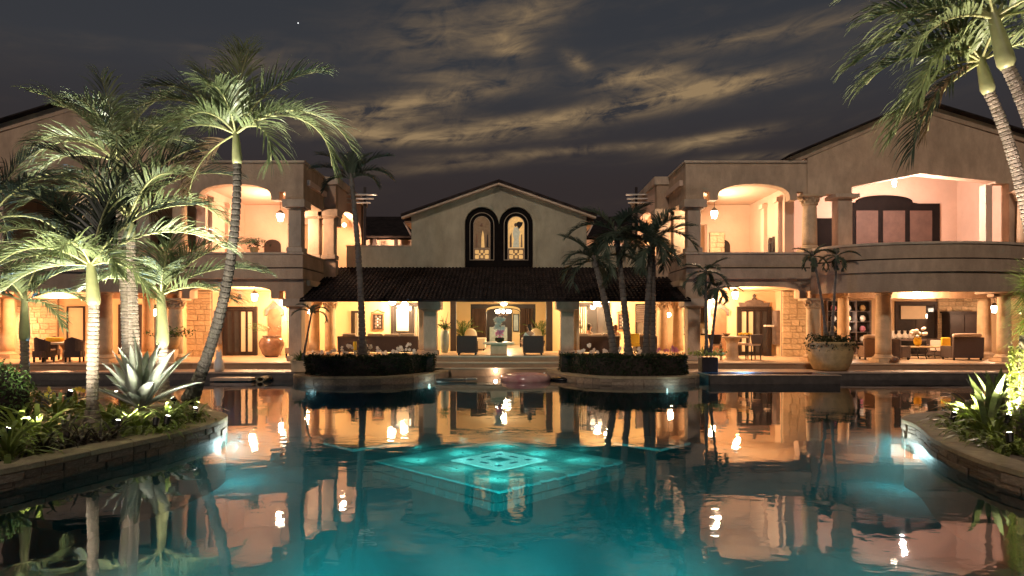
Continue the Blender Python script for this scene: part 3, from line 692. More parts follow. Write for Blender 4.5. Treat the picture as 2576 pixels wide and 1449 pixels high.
window_unit(gh, 'window', xat(726, 33.9), xat(741, 33.9), 1.0, 2.75, Y0, mull=0)
w = window_unit(gh, 'window', xat(883, 33.9), xat(912, 33.9), 1.45, 2.75, Y0, mull=0, fr=.09)
pleats(xat(893, 33.85), xat(904, 33.85), 1.5, 2.65, 33.86, 3).build('curtain', 'curtain', w)
w = window_unit(gh, 'sliding_door', xat(983, 33.9), xat(1062, 33.9), .76, 3.15, Y0, mull=2, fr=.14)
wbox('roller_shade', 'shade', (xat(997, 33.8), xat(1028, 33.8), 33.85, 33.88, 1.75, 2.85), parent=w)
pleats(xat(1042, 33.8), xat(1058, 33.8), .9, 2.95, 33.86, 4).build('curtain', 'curtain', w)
w = window_unit(gh, 'sliding_door', xat(1438, 33.9), xat(1536, 33.9), .76, 3.15, Y0, mull=2, fr=.14)
pleats(xat(1450, 33.8), xat(1477, 33.8), .9, 2.95, 33.86, 6).build('curtain', 'curtain', w)
w = window_unit(gh, 'window', xat(1599, 33.9), xat(1640, 33.9), 1.45, 3.1, Y0, pane='steel', mull=0)
for k in range(9): wbox('slat', 'wood_grey', (xat(1600, 33.85), xat(1639, 33.85), 33.84, 33.88, 2.2 + k * .09, 2.26 + k * .09), parent=w)
# dark wood arch between the living rooms, with drapes
xa0, xa1 = xat(1184, 40), xat(1347, 40); xo0, xo1 = xat(1224, 40), xat(1308, 40)
pts = [(xa0, .755), (xo0, .755), (xo0, 2.72)] + list(reversed(arch_pts(xo0, xo1, 2.75, 3.02, 10))) + [(xo1, 2.72), (xo1, .755), (xa1, .755), (xa1, 3.26), (xa0, 3.26)]
ap = MB().xz(pts, 40.0, 40.3).build('arch_partition', 'wood', gh)
pts = [(xo0 - .02, 2.75)] + list(reversed(arch_pts(xo0 - .02, xo1 + .02, 2.78, 3.05, 10))) + [(xo1 + .02, 2.75)] + [(xo1 + .02, 2.86)] + arch_pts(xo0 - .02, xo1 + .02, 2.9, 3.17, 10) + [(xo0 - .02, 2.86)]
MB().xz(pts, 39.93, 39.995).build('arch_trim', 'plaster_yellow', ap)
for a, c_ in ((1187, 1223), (1309, 1340)): pleats(xat(a, 39.9), xat(c_, 39.9), .8, 3.0, 39.88, 7, .05).build('drape', 'curtain_dark', ap)
w = window_unit(gh, 'far_window', xat(1290, 44.4), xat(1306, 44.4), 1.6, 2.75, 44.5, pane='blue_vase', mull=0, fr=.06)
wbox('far_panel', 'wood', (xat(1190, 44.4), xat(1288, 44.4), 44.42, 44.495, .76, 3.3), (xat(1308, 44.4), xat(1345, 44.4), 44.42, 44.495, .76, 3.3), parent=gh)
wbox('far_cabinet', 'blue_vase', (xat(1232, 44.2), xat(1276, 44.2), 44.0, 44.41, .76, 1.9), parent=gh)

# roof terrace house far behind
rh = thing('rear_house', 'low house behind the roof terraces with a dark tiled roof', 'house', (-1, 47, .1), world=True)
wbox('wall', 'plaster_pink', (-14.6, 12.9, 47, 47.3, .1, 7.9), parent=rh)
MB().yz([(46.1, 7.90), (51.5, 10.05), (57, 7.90), (57, 8.05), (51.5, 10.2), (46.1, 8.05)], -15.4, 13.8).build('roof', 'tile', rh)
for k in range(7): wbox('post', 'wood', (-13.8 + k * 1.45, -13.58 + k * 1.45, 46.35, 46.57, 5.3, 7.87), parent=rh)
for k in range(6): wbox('post', 'wood', (4.8 + k * 1.45, 5.02 + k * 1.45, 46.35, 46.57, 5.3, 7.87), parent=rh)
# pergola slats beside each inner block
for q, lab in ((-1, 'three pale slats of the pergola beside the left wing'), (1, 'three pale slats of the pergola beside the right wing')):
    pg = thing('louvre', lab, 'louvre', (AX + q * 6.8, 33.8, 6.0), world=True, group='louvres on the roof terraces')
    for k in range(3):
        y = 547.5 / 1.118 + k * 10.2
        a, c_ = at(862 + 1.5 * k, y, 33.8), at(948 - 8 * k, y, 33.8)
        if q > 0: a, c_ = at(1574 + 3 * k, y, 33.8), at(1638 - 4 * k, y, 33.8)
        wbox('slat', 'white_ceramic', (a.x, c_.x, 33.7, 33.9, a.z - .02, a.z + .02), parent=pg)  # white slat colour stands in for a lit louvre edge
    e = AX + q * 7.0
    wbox('bracket', 'wood', (e - .1, e + .1, 33.72, 33.88, 8.0, 8.9), parent=pg) if False else None
    wbox('post', 'wood', (AX + q * 6.75 - .06, AX + q * 6.75 + .06, 33.905, 34.0, 5.9, 8.9), parent=pg)
# ------------------------------------------------------------------ planters with stone kerbs
def smooth_path(pts, step=.12):
    P = [Vector((p[0], p[1], 0)) for p in pts]; out = []
    for i in range(len(P) - 1):
        p0, p1, p2, p3 = P[max(i - 1, 0)], P[i], P[i + 1], P[min(i + 2, len(P) - 1)]
        n = max(2, int((p2 - p1).length / step))
        for k in range(n):
            t = k / n
            out.append(.5 * ((2 * p1) + (p2 - p0) * t + (2 * p0 - 5 * p1 + 4 * p2 - p3) * t * t + (3 * p1 - p0 - 3 * p2 + p3) * t ** 3))
    out.append(P[-1]); return out
def along(path, a, b):
    """point and tangent in the middle of the arc [a, b]"""
    m = (a + b) / 2; acc = 0
    for p, q in zip(path, path[1:]):
        l = (q - p).length
        if acc + l >= m:
            return p.lerp(q, (m - acc) / l), (q - p).normalized()
        acc += l
    return path[-1], (path[-1] - path[-2]).normalized()
def plen(path): return sum((q - p).length for p, q in zip(path, path[1:]))
def stones_on(parent, path, z0, z1, w, kind, depth=.12, off=0.0, seed=1, gap=.011, a0=0, a1=None, zj=.014):
    r = random.Random(seed); L = a1 or plen(path); a = a0
    while a < L - .02:
        ww = min(r.uniform(*w), L - a)
        p, t = along(path, a, a + ww); nrm = Vector((t.y, -t.x, 0))
        q = p + nrm * (off + r.uniform(-.012, .012))
        rz_ = math.atan2(t.y, t.x); h = z1 - z0
        if r.random() < .28 and ww > .25:
            f = r.uniform(.4, .6)
            for e0, e1 in ((0, f), (f, 1)):
                link('stone', r.choice(STONES[kind]), parent, (q.x, q.y, z0 + h * (e0 + e1) / 2), (0, R(r.uniform(-2, 2)), rz_), (ww - gap, depth, h * (e1 - e0) - gap * .7))
        else:
            link('stone', r.choice(STONES[kind]), parent, (q.x, q.y, (z0 + z1) / 2 + r.uniform(-zj, zj)), (0, R(r.uniform(-3, 3)), rz_), (ww - gap, depth, h * r.uniform(.92, 1.06) - gap * .6))
        a += ww
def planter(name, label, outer, back, kind, courses, cw=.40, htop=.36, copw=(.45, .7), a0=0, a1=None, seed=1, group=None, soil=.26, stonew=(.22, .48)):
    path = smooth_path(outer)
    full = path + [Vector((x, y, 0)) for x, y in back]
    c = sum(full, Vector()) / len(full)
    root = thing(name, label, 'planter', (c.x, c.y, -1.4), group=group, world=True)
    core = MB().xy([(p.x, p.y) for p in full], -.02, htop - .085).build('kerb_wall', 'mortar', root)
    MB().xy([(p.x, p.y) for p in full], -1.4, -.023).build('footing', 'waterline', root)  # kerb wall below water, darkened to suppress lamp glow on it
    inner = []
    for i, p in enumerate(path):
        t = (path[min(i + 1, len(path) - 1)] - path[max(i - 1, 0)]).normalized(); inner.append(p - Vector((t.y, -t.x, 0)) * cw)
    b = MB(); n = len(path); ov = .04
    outp = [p + Vector(((path[min(i + 1, n - 1)] - path[max(i - 1, 0)]).normalized().y, -(path[min(i + 1, n - 1)] - path[max(i - 1, 0)]).normalized().x, 0)) * ov for i, p in enumerate(path)]
    # coping in pieces
    cp = MB(); i = 0; r = random.Random(seed)
    cop = None
    while i < n - 1:
        k = min(n - 1, i + r.randint(5, 7))
        if n - 1 - k < 3: k = n - 1
        dz = r.uniform(-.006, .006); pb = MB(); vs = []
        seg = list(range(i, k + 1))
        for j in seg:
            o, q = outp[j], inner[j]
            if j == i: o, q = o.lerp(outp[j + 1], .07), q.lerp(inner[j + 1], .07)
            vs += [(o.x, o.y, htop - .08), (o.x, o.y, htop - .015 + dz), (o.x * .94 + q.x * .06, o.y * .94 + q.y * .06, htop + dz), (q.x, q.y, htop + dz), (q.x, q.y, htop - .08)]
        m = len(seg); fs = []
        for j in range(m - 1):
            for e in range(5): fs.append((j * 5 + e, (j + 1) * 5 + e, (j + 1) * 5 + (e + 1) % 5, j * 5 + (e + 1) % 5))
        fs += [(0, 1, 2, 3, 4), tuple((m - 1) * 5 + e for e in (4, 3, 2, 1, 0))]
        pb.add(vs, fs); pb.build('coping_stone', 'coping', root)
        i = k
    for q, (z0, z1) in enumerate(courses):
        stones_on(core, path, z0, z1, stonew, kind, .055, -.008, seed * 7 + q, a0=a0, a1=a1)
    sb = MB(); pts = inner + [Vector((x, y, 0)) for x, y in back]
    sb.xy([(p.x, p.y) for p in pts], htop - .2, soil).build('soil', 'soil', root)
    return root, path, inner
isl_l, path_l, inn_l = planter('planter_island', 'stone edged palm island jutting into the pool at left', [(-14, 6.1), (-9.2, 6.3), (-7.4, 7.0), (-6.5, 8.4), (-6.05, 9.9), (-5.72, 11.1), (-5.56, 12.2), (-5.56, 13.0), (-5.8, 13.8), (-6.4, 14.5), (-6.8, 15.2), (-7.5, 15.8), (-8.2, 15.3), (-8.7, 14.5), (-9.5, 14.0), (-13.5, 13.7)], [], 'rubble', [(-.03, .09), (.09, .205)], a0=6, a1=21, seed=2, htop=.29, soil=.20)
isl_r, path_r, inn_r = planter('planter_island', 'stone edged planting island jutting into the pool at right', [(14, 14.6), (10.5, 14.6), (8.9, 14.2), (8.0, 13.7), (7.52, 13.1), (7.36, 12.4), (7.05, 11.6), (6.72, 10.8), (6.42, 9.6), (6.33, 8.5), (6.6, 7.2), (7.8, 6.2), (13, 5.9)], [], 'rubble', [(-.03, .08), (.08, .205)], a0=3, a1=19, seed=3, stonew=(.35, .7), htop=.29, soil=.20)
hp = [(-8.0, 26.0), (-7.85, 24.6), (-7.0, 23.8), (-5.6, 23.55), (-4.5, 23.75), (-3.6, 24.5), (-3.0, 25.7), (-2.62, 27.0), (-2.55, 27.5)]
mir = lambda p: (2 * AX - p[0], p[1])
hl, hpl, hil = planter('hedge_planter', 'round ended stone hedge planter left of the centre steps', hp, [(-8.0, 27.5)], 'rubble', [(-.03, .185)], seed=5, cw=.36, htop=.27, soil=.2, group='hedge planters flanking the steps')
hr, hpr, hir = planter('hedge_planter', 'round ended stone hedge planter right of the centre steps', [mir(p) for p in reversed(hp)], [mir((-8.0, 27.5))], 'rubble', [(-.03, .185)], seed=6, cw=.36, htop=.27, soil=.2, group='hedge planters flanking the steps')

def leaf_cloud(b, pts, size, r, flat=.0):
    """small leaf-shaped faces at the given points"""
    for p in pts:
        s = size * r.uniform(.6, 1.35); d = Vector((r.gauss(0, 1), r.gauss(0, 1), r.gauss(0, 1) + flat)).normalized()
        e = d.orthogonal().normalized(); e.rotate(Matrix.Rotation(r.uniform(0, 6.28), 3, d)); f = d.cross(e); p = Vector(p)
        b.add([p - e * s, p + f * s * .42 + d * s * .08, p + e * s, p - f * s * .42 + d * s * .08], [(0, 1, 2, 3)])
def hedge(label, inner, back, z0, z1, seed):
    pts = [(p.x, p.y) for p in inner[4:-4]] + back
    cx = sum(p[0] for p in pts) / len(pts); cy = sum(p[1] for p in pts) / len(pts)
    ins = [(cx + (x - cx) * .97, cy + (y - cy) * .93) for x, y in pts]
    root = thing('hedge', label, 'hedge', (cx, cy, z0), world=True, group='clipped hedges by the steps')
    MB().xy(ins, z0, z1 - .06).build('woody_core', 'soil', root)
    r = random.Random(seed); b = MB(); P = []
    per = [Vector((x, y, 0)) for x, y in ins] + [Vector((*ins[0], 0))]
    L = plen(per); N = 9000
    for k in range(N):
        if k % 5 < 3:
            a = r.uniform(0, L); p, t = along(per, a, a); nrm = Vector((t.y, -t.x, 0)); z = z0 + (z1 - z0) * r.random()
            P.append(p + nrm * (abs(r.gauss(0, .035)) + .03 * math.sin(a * 5 + z * 4)) + Vector((0, 0, z)))
        else:
            i = r.randrange(len(ins)); q = Vector((cx, cy, 0)).lerp(Vector((*ins[i], 0)), math.sqrt(r.random()))
            P.append(q + Vector((0, 0, z1 - .06 + abs(r.gauss(0, .05)) + .035 * math.sin(q.x * 4) + .03 * math.sin(q.x * 11 + q.y * 5))))
    leaf_cloud(b, P, .05, r); o = b.build('foliage', 'hedge', root); o['kind'] = 'stuff'
hedge('low clipped dark hedge left of the centre steps', hil, [(-2.95, 26.0), (-7.55, 26.0)], .2, .92, 4)
hedge('low clipped dark hedge right of the centre steps', hir, [mir((-7.55, 26.0)), mir((-2.95, 26.0))], .2, .94, 5)

# ------------------------------------------------------------------ things in the pool
pt = thing('stone_table', 'diamond shaped stone platform under the water with a turquoise square made to glow', 'pool platform', (xat(1256, 12.0), 12.0, -1.6), R(45))
hs = 1.55
core = MB().box(-hs, hs, -hs, hs, 1.0, 1.27).build('slab', 'pool_stone_shaded', pt)
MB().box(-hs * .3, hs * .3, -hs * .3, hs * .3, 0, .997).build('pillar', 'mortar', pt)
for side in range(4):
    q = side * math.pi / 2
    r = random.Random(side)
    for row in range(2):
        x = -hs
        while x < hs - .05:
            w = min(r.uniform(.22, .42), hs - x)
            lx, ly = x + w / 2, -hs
            link('stone', r.choice(STONES['pool_stone_shaded']), core, (lx * math.cos(q) - ly * math.sin(q), lx * math.sin(q) + ly * math.cos(q), 1.07 + row * .13), (0, 0, q), (w - .02, .08, .115)); x += w
# paving of the top, stone by stone round the square
r = random.Random(8); sq = .60; step = .31
for i in range(10):
    for j in range(10):
        x, y = -hs + step * (i + .5), -hs + step * (j + .5)
        if abs(x) < sq + .1 and abs(y) < sq + .1: continue
        link('stone', r.choice(STONES['pool_stone']), core, (x, y, 1.275 + r.uniform(-.004, .004)), (R(-90) if False else 0, 0, 0), (step - .025, step - .025, .05))
pn = MB().box(-sq, sq, -sq, sq, 1.28, 1.31).build('glow_square', 'glow_tile', pt)  # pale tile square given emission in place of lamps over it
for x, y, a, c_ in ((-.36, 0, .03, .09), (.36, 0, .03, .09), (0, -.36, .09, .03), (0, .36, .09, .03), (-.36, -.36, .05, .05), (.36, .36, .05, .05), (-.36, .36, .05, .05), (.36, -.36, .05, .05), ):
    MB().box(x - a, x + a, y - c_, y + c_, 1.312, 1.318).build('slot', 'pool_tile', pn)
MB().box(-.15, .15, -.15, .15, 1.312, 1.318).build('centre_inset', 'pool_stone', pn)
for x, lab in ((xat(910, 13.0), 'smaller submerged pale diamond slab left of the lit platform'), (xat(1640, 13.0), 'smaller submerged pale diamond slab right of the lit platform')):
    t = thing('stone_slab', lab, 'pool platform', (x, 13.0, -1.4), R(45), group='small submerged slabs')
    MB().box(-.52, .52, -.52, .52, 1.20, 1.25).build('slab', 'pool_stone', t, bevel=.01); MB().box(-.07, .07, -.07, .07, 0, 1.197).build('pillar', 'pool_stone_shaded', t)
# spa in the right-hand deck and ledge in the left
sx0, sx1 = 6.95, 11.5
sp_ = thing('spa_pool', 'shallow spa basin glowing blue in front of the bar', 'spa', (9.2, 25.2, -1.4), world=True)
b = MB(); b.box(sx0, sx1, 23.9, 24.15, -1.4, .28); b.box(sx0, sx0 + .25, 24.153, 25.6, -1.4, .28); b.box(sx1 - .25, sx1, 24.153, 25.6, -1.4, .28); 
wbox('rim', 'deck', (sx0 - .03, sx1 + .03, 23.87, 24.18, .283, .31), parent=sp_)
wbox('wall', 'waterline', (sx0, sx1, 23.9, 24.15, -1.4, .28), parent=sp_); wbox('side', 'pool_tile', (sx0, sx0 + .25, 24.153, 25.6, -1.4, .28), parent=sp_); wbox('side', 'pool_tile', (sx1 - .25, sx1, 24.153, 25.6, -1.4, .28), parent=sp_)
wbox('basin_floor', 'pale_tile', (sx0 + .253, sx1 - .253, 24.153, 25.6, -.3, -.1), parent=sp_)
MB().add([(sx0 + .25, 24.15, .292), (sx1 - .25, 24.15, .292), (sx1 - .25, 25.56, .292), (sx0 + .25, 25.56, .292)], [(0, 1, 2, 3)]).build('water_surface', 'spa_water', sp_)
t = thing('stone_ledge', 'pale stone ledge at water level below the left terrace', 'ledge', (-9.95, 25.1, -1.4), world=True)
wbox('slab', 'deck', (xat(537, 25), xat(640, 25), 24.7, 25.55, .04, .14), parent=t); wbox('support', 'pool_tile', (xat(545, 25), xat(630, 25), 24.8, 25.5, -1.4, .037), parent=t)
sp2 = MB(); c0 = at(655, 950, 24.75)
n = 12; vs = [(c0.x + .16 * math.cos(2 * math.pi * k / n) * rr, 24.7 + yy, .09 + .10 * math.sin(2 * math.pi * k / n) * rr) for yy in (0, .8) for rr in (1, .72) for k in range(n)]
sp2.add(vs, [(k, (k + 1) % n, n + (k + 1) % n, n + k) for k in range(n)] + [(k, (k + 1) % n, 2 * n + (k + 1) % n, 2 * n + k) for k in range(n)] + [(n + k, n + (k + 1) % n, 3 * n + (k + 1) % n, 3 * n + k) for k in range(n)])
sp2.build('spout', 'coping', t)
# floats
def ring_float(b, c, R_, r_, sx=1, n=28, m=10):
    vs = []
    for i in range(n):
        t = 2 * math.pi * i / n
        for j in range(m):
            p = 2 * math.pi * j / m; vs.append((c[0] + (R_ + r_ * math.cos(p)) * math.cos(t) * sx, c[1] + (R_ + r_ * math.cos(p)) * math.sin(t), c[2] + r_ * math.sin(p)))
    b.add(vs, [(i * m + j, ((i + 1) % n) * m + j, ((i + 1) % n) * m + (j + 1) % m, i * m + (j + 1) % m) for i in range(n) for j in range(m)])
p = at(1322, 938, 25.5)
t = thing('pool_float', 'translucent pink inflatable ring floating before the steps', 'float', (p.x, 25.4, 0))
b = MB(); ring_float(b, (0, 0, .06), .70, .20, 1.05); b.build('ring', 'pink_plastic', t, smooth=True)
MB().lathe([(.001, .02), (.55, .02), (.55, .05), (.001, .05)], n=20).build('seat', 'pink_plastic', t)
MB().lathe([(.03, .25), (.035, .28), (.02, .30)], .7, 0, 0, 8).build('valve', 'white_ceramic', t)
p = at(1416, 938, 25.6)
t = thing('pool_float', 'black glossy lounge float beside the pink ring', 'float', (p.x, 25.6, 0))
MB().ball((0, 0, .03), .5, 18, 8, 1.0, .8, .20).build('cushion', 'black_plastic', t, smooth=True)
MB().ball((.33, .05, .11), .15, 12, 6, 1, 1, .5).build('headrest', 'black_plastic', t, smooth=True)
p = at(1150, 944, 24.9)
t = thing('skimmer', 'pale pole float with a looped end near the left hedge planter', 'float', (p.x, 24.9, 0))
MB().tube([(-.75, -.1, .06), (-.2, 0, .07), (.32, .0, .07)], .05, 8).build('pole', 'grey_plastic', t, smooth=True)
b = MB(); ring_float(b, (.52, 0, .09), .15, .04, 1.15); b.build('loop', 'grey_plastic', t, smooth=True)
p = at(1490, 928, 27.7)
t = thing('folded_towels', 'pale stack of folded towels on the lowest step', 'towel', (p.x, 27.75, .33))
for k in range(2): MB().box(-.2, .2, -.12, .12, .003 + k * .06, .06 + k * .06).build('towel', 'white_fabric', t, bevel=.02)
p = at(1515, 928, 27.7)
t = thing('storage_box', 'small black box beside the towels on the lowest step', 'box', (p.x, 27.8, .33))
MB().box(-.28, .28, -.12, .12, 0, .14).build('body', 'black_plastic', t, bevel=.01); MB().box(-.29, .29, -.13, .13, .143, .17).build('lid', 'black_plastic', t, bevel=.01)
p = at(521, 945, 24.9)
t = thing('figurine', 'small white statue on the pool edge behind the agave', 'statue', (p.x, 25.9, .3))
MB().lathe([(.16, 0), (.19, .15), (.17, .38), (.10, .52), (.12, .6), (.10, .70), (.03, .74)], n=10).build('body', 'white_ceramic', t, smooth=True)
for q in (-1, 1): MB().lathe([(.03, 0), (.035, .06), (.005, .14)], q * .07, 0, .71, 6).build('ear', 'white_ceramic', t)
t = thing('football', 'dark ball resting by the big column of the right terrace', 'ball', (xat(2244, 27.3), 27.1, .55))
MB().ball((0, 0, .13), .15, 14, 9, 1.1, 1, .85).build('ball', 'ceramic', t, smooth=True)

# ------------------------------------------------------------------ lamps
def pool_light(x, y, z, d, power, label, col=(.80, 1, .96), glass='pool_glass', size=.12, r=.13, off=.22):
    t = thing('pool_light', label, 'pool light', (x, y, z), math.atan2(d[1], d[0]), group='underwater pool lights')
    a = MB(); n = 14
    for rr, x0, x1, nm, m in ((r, -.04, .03, 'ring', 'steel'), (r * .8, .033, .045, 'glass', glass)):
        b = MB(); vs = [(xx, rr * math.cos(2 * math.pi * k / n), rr * math.sin(2 * math.pi * k / n)) for xx in (x0, x1) for k in range(n)]
        b.add(vs, [(k, (k + 1) % n, n + (k + 1) % n, n + k) for k in range(n)] + [tuple(range(n - 1, -1, -1)), tuple(range(n, 2 * n))]); b.build(nm, m, t)
    plight(t, (off, 0, 0), power, col, size, 'pool_lamp')
def globe_lamp(p, top, power, label, r=.15, group='globe lamps of the porch', glass='lamp', col=(1, .70, .40)):
    t = thing('globe_lamp', label, 'lamp', p, group=group)
    MB().ball((0, 0, 0), r, 14, 9).build('globe', glass, t, smooth=True)
    MB().lathe([(r * .5, r * .92), (r * .45, r * 1.2), (.03, r * 1.3)], n=10).build('cap', 'bronze', t)
    MB().tube([(0, 0, r * 1.3), (0, 0, max(r * 1.4, top - p[2]))], .012, 5).build('rod', 'bronze', t)
    plight(t, (0, -r - .35, -r * .8), power, col, .12)
def lantern(p, top, power, label, w=.13, h=.34, group='pendant lanterns', col=(1, .66, .38), loff=None, glass='lamp'):
    t = thing('pendant_lantern', label, 'lantern', p, group=group)
    MB().lathe([(w * .62, -h / 2), (w, h * .12), (w * .92, h * .3)], n=8).build('lamp_glass', glass, t)
    MB().lathe([(w * 1.12, h * .305), (w * .75, h * .5), (w * .25, h * .68), (.02, h * .75)], n=8).build('cap', 'iron', t)
    MB().lathe([(w * .66, -h / 2 - .002), (w * .3, -h * .6), (.012, -h * .72)], n=8).build('finial', 'iron', t)
    if top - p[2] > h * .8: MB().tube([(0, 0, h * .75), (0, 0, top - p[2])], .014, 5).build('chain', 'iron', t)
    for k in range(4):
        q = math.pi / 4 + k * math.pi / 2
        MB().tube([(w * .66 * math.cos(q), w * .66 * math.sin(q), -h / 2), (w * 1.03 * math.cos(q), w * 1.03 * math.sin(q), h * .12), (w * .96 * math.cos(q), w * .96 * math.sin(q), h * .3)], .010, 4).build('rib', 'iron', t)
    plight(t, loff or (0, -w - .15, -.30), power, col, .10)
    return t
WARM = (1, .60, .31)
lantern(at(705, 545, 31), 7.96, 330, 'lantern hanging on a long chain in the left upper loggia', .17, .42, col=(1, .64, .40))
lantern(at(1797, 538, 31), 7.96, 300, 'lantern hanging on a long chain in the right upper loggia', .16, .42, col=(1, .71, .43))
lantern(at(2250, 461, 29.9), 9.2, 520, 'small cool white lantern under the right gable', .10, .30, col=(1, .74, .64), loff=(.3, -.2, -.7))
lantern(at(640, 746, 31), 3.7, 260, 'bright lantern in the arch before the left terrace doors', .15, .38, col=WARM)
lantern(at(712, 760, 32.8), 3.7, 170, 'lantern above the potted fern of the left terrace', .15, .30, col=WARM)
lantern(at(1850, 741, 31), 3.7, 260, 'bright lantern in the arch over the bar table', .15, .38, col=WARM)
lantern(at(1790, 756, 33), 3.7, 150, 'lantern over the bar counter behind the slim potted palm', .15, .30, col=WARM)
lantern(at(2303, 731, 30.4), 3.7, 330, 'large lantern in front of the right terrace lounge', .19, .42, col=(1, .64, .38))
lantern(at(152, 735, 30.4), 3.7, 520, 'large lantern above the dining table of the left terrace', .17, .40, col=(1, .50, .23))
lantern(at(388, 784, 33.6), 3.7, 170, 'lantern glowing behind the middle palm trunks at left', .13, .4, col=(1, .50, .23))
lantern(at(13, 797, 33.8), 3.69, 150, 'wall lantern at the far left end of the terrace', .12, .38, col=(1, .55, .27))
lantern(at(2501, 776, 32.5), 3.69, 120, 'bell shaped lantern between the far right columns', .13, .40, col=(1, .60, .36))
globe_lamp(at(987, 759, 33.2), 3.55, 170, 'left one of two globe lamps over the long porch sofa', .17, col=(1, .68, .36))
globe_lamp(at(1018, 767, 33.5), 3.55, 170, 'right one of two globe lamps over the long porch sofa', .17, col=(1, .68, .36))
globe_lamp(at(1501, 763, 33.4), 3.55, 170, 'globe lamp over the sofa with the two seated people, lower of the pair', .16, col=(1, .68, .36))
globe_lamp(at(1525, 756, 33.0), 3.55, 170, 'globe lamp above the leaning palm trunk, higher of the pair', .14, col=(1, .68, .36))
globe_lamp(at(780, 784, 34.5), 3.69, 90, 'small globe lamp between the left twin columns', .12, col=(1, .66, .36))
globe_lamp(at(1682, 792, 34.5), 3.69, 90, 'small globe lamp between the right twin columns', .12, col=(1, .66, .36))
globe_lamp(at(866, 566, 35.5), 6.9, 160, 'globe lamp in the arched upper passage of the left wing', .10, col=(1, .60, .36), group='globe lamps of the upper passages')
globe_lamp(at(1655, 600, 35.8), 6.9, 90, 'globe lamp in the arched upper passage of the right wing', .10, col=(1, .60, .36), group='globe lamps of the upper passages')
globe_lamp(Vector((-8.9, 45.9, 7.3)), 7.9, 260, 'lamp on the rear house wall at left, under its eave', .10, group='lamps of the rear house', col=(1, .60, .36))
globe_lamp(Vector((7.3, 45.9, 7.3)), 7.9, 120, 'lamp on the rear house wall at right, under its eave', .10, group='lamps of the rear house', col=(1, .60, .36))
# chandelier, ceiling fan
p = at(1266, 787, 42)
t = thing('chandelier', 'glowing many armed chandelier beyond the dark wood arch', 'chandelier', p)
MB().tube([(0, 0, -.15), (0, 0, 3.65 - p.z)], .02, 6).build('stem', 'bronze', t)
for k in range(8):
    q = math.pi * 2 * k / 8
    a = MB().tube([(0, 0, -.1), (.25 * math.cos(q), .25 * math.sin(q), -.16), (.40 * math.cos(q), .40 * math.sin(q), -.02)], .013, 5).build('arm', 'bronze', t)
    MB().lathe([(.05, -.02), (.11, .10), (.10, .16)], .40 * math.cos(q), .40 * math.sin(q), 0, 8).build('glass_shade', 'lamp', a)
plight(t, (0, -.6, -.1), 110, (1, .74, .42), .25)
p = at(1267, 765, 36.5)
t = thing('ceiling_fan', 'white ceiling fan with a lit bowl inside the living room', 'ceiling fan', p)
MB().lathe([(.02, -.10), (.14, -.06), (.20, .02), (.18, .04)], n=12).build('light_bowl', 'lamp_soft', t)
MB().lathe([(.12, .043), (.13, .12), (.05, .18)], n=12).build('motor', 'white_ceramic', t)
MB().tube([(0, 0, .18), (0, 0, 3.65 - p.z)], .02, 6).build('rod', 'white_ceramic', t)
for k in range(5):
    q = .2 + math.pi * 2 * k / 5; c, s_ = math.cos(q), math.sin(q)
    MB().add([(c * .14 - s_ * .04, s_ * .14 + c * .04, .09), (c * .14 + s_ * .04, s_ * .14 - c * .04, .09), (c * .7 + s_ * .07, s_ * .7 - c * .07, .10), (c * .7 - s_ * .07, s_ * .7 + c * .07, .115),
              (c * .14 - s_ * .04, s_ * .14 + c * .04, .10), (c * .14 + s_ * .04, s_ * .14 - c * .04, .10), (c * .7 + s_ * .07, s_ * .7 - c * .07, .11), (c * .7 - s_ * .07, s_ * .7 + c * .07, .125)],
             [(0, 1, 2, 3), (7, 6, 5, 4), (0, 4, 5, 1), (1, 5, 6, 2), (2, 6, 7, 3), (3, 7, 4, 0)]).build('blade', 'wood_mid', t)
plight(t, (0, -.3, -.3), 190, (1, .74, .42), .15)
t = thing('step_light', 'tiny bright light set in the riser of the centre steps', 'step light', (xat(1247, 27.6), 27.585, .2))
MB().box(-.09, .09, -.02, .02, -.05, .05).build('housing', 'steel', t); MB().box(-.06, .06, -.03, -.021, -.03, .03).build('glass', 'lamp', t)
plight(t, (0, -.15, 0), 6, (1, .85, .7), .05)
# pool lights
pool_light(-5.62, 13.25, -.3, (1, .75), 70, 'white underwater light at the tip of the left island', (.9, 1, .98))
pool_light(7.42, 12.8, -.3, (-1, .7), 55, 'white underwater light at the tip of the right island', (.9, 1, .98))
pool_light(-3.1, 25.3, -.22, (1, -.3), 7, 'underwater light under the left hedge planter')
pool_light(xat(1665, 24.2), 23.55, -.22, (.9, -.4), 7, 'underwater light under the right hedge planter')
pool_light(-6.8, 23.8, -.3, (-1, -.2), 9, 'underwater light near the round end of the left hedge planter', (.7, .9, 1))
pool_light(-9.0, 15.0, -.3, (-.6, 1), 300, 'blue underwater light behind the left island', (.18, .45, 1), 'blue_glass')
pool_light(xat(1880, 25.2), 25.52, .08, (0, -1), 60, 'blue light shining in the spa before the bar', (.15, .42, 1), 'blue_glass', .05, .08, .15)
# small lights added round the square to brighten the platform top
PLN = ['near', 'near right', 'right', 'far right', 'far', 'far left', 'left', 'near left']
for k in range(8):
    q = -math.pi / 2 + k * math.pi / 4; rr = 1.42 if k % 2 == 0 else .98
    t = thing('platform_fill_light', 'small added fill light on the ' + PLN[k] + ' part of the diamond platform', 'pool light', (pt.location.x + rr * math.cos(q), 12.0 + rr * math.sin(q), -.315), group='added lights on the diamond platform')
    MB().lathe([(.018, 0), (.016, .03), (.008, .035)], n=10).build('stem', 'pool_stone_shaded', t)
    plight(t, (0, 0, .25), 4.0, (.25, 1, .90), .04, 'pool_lamp')
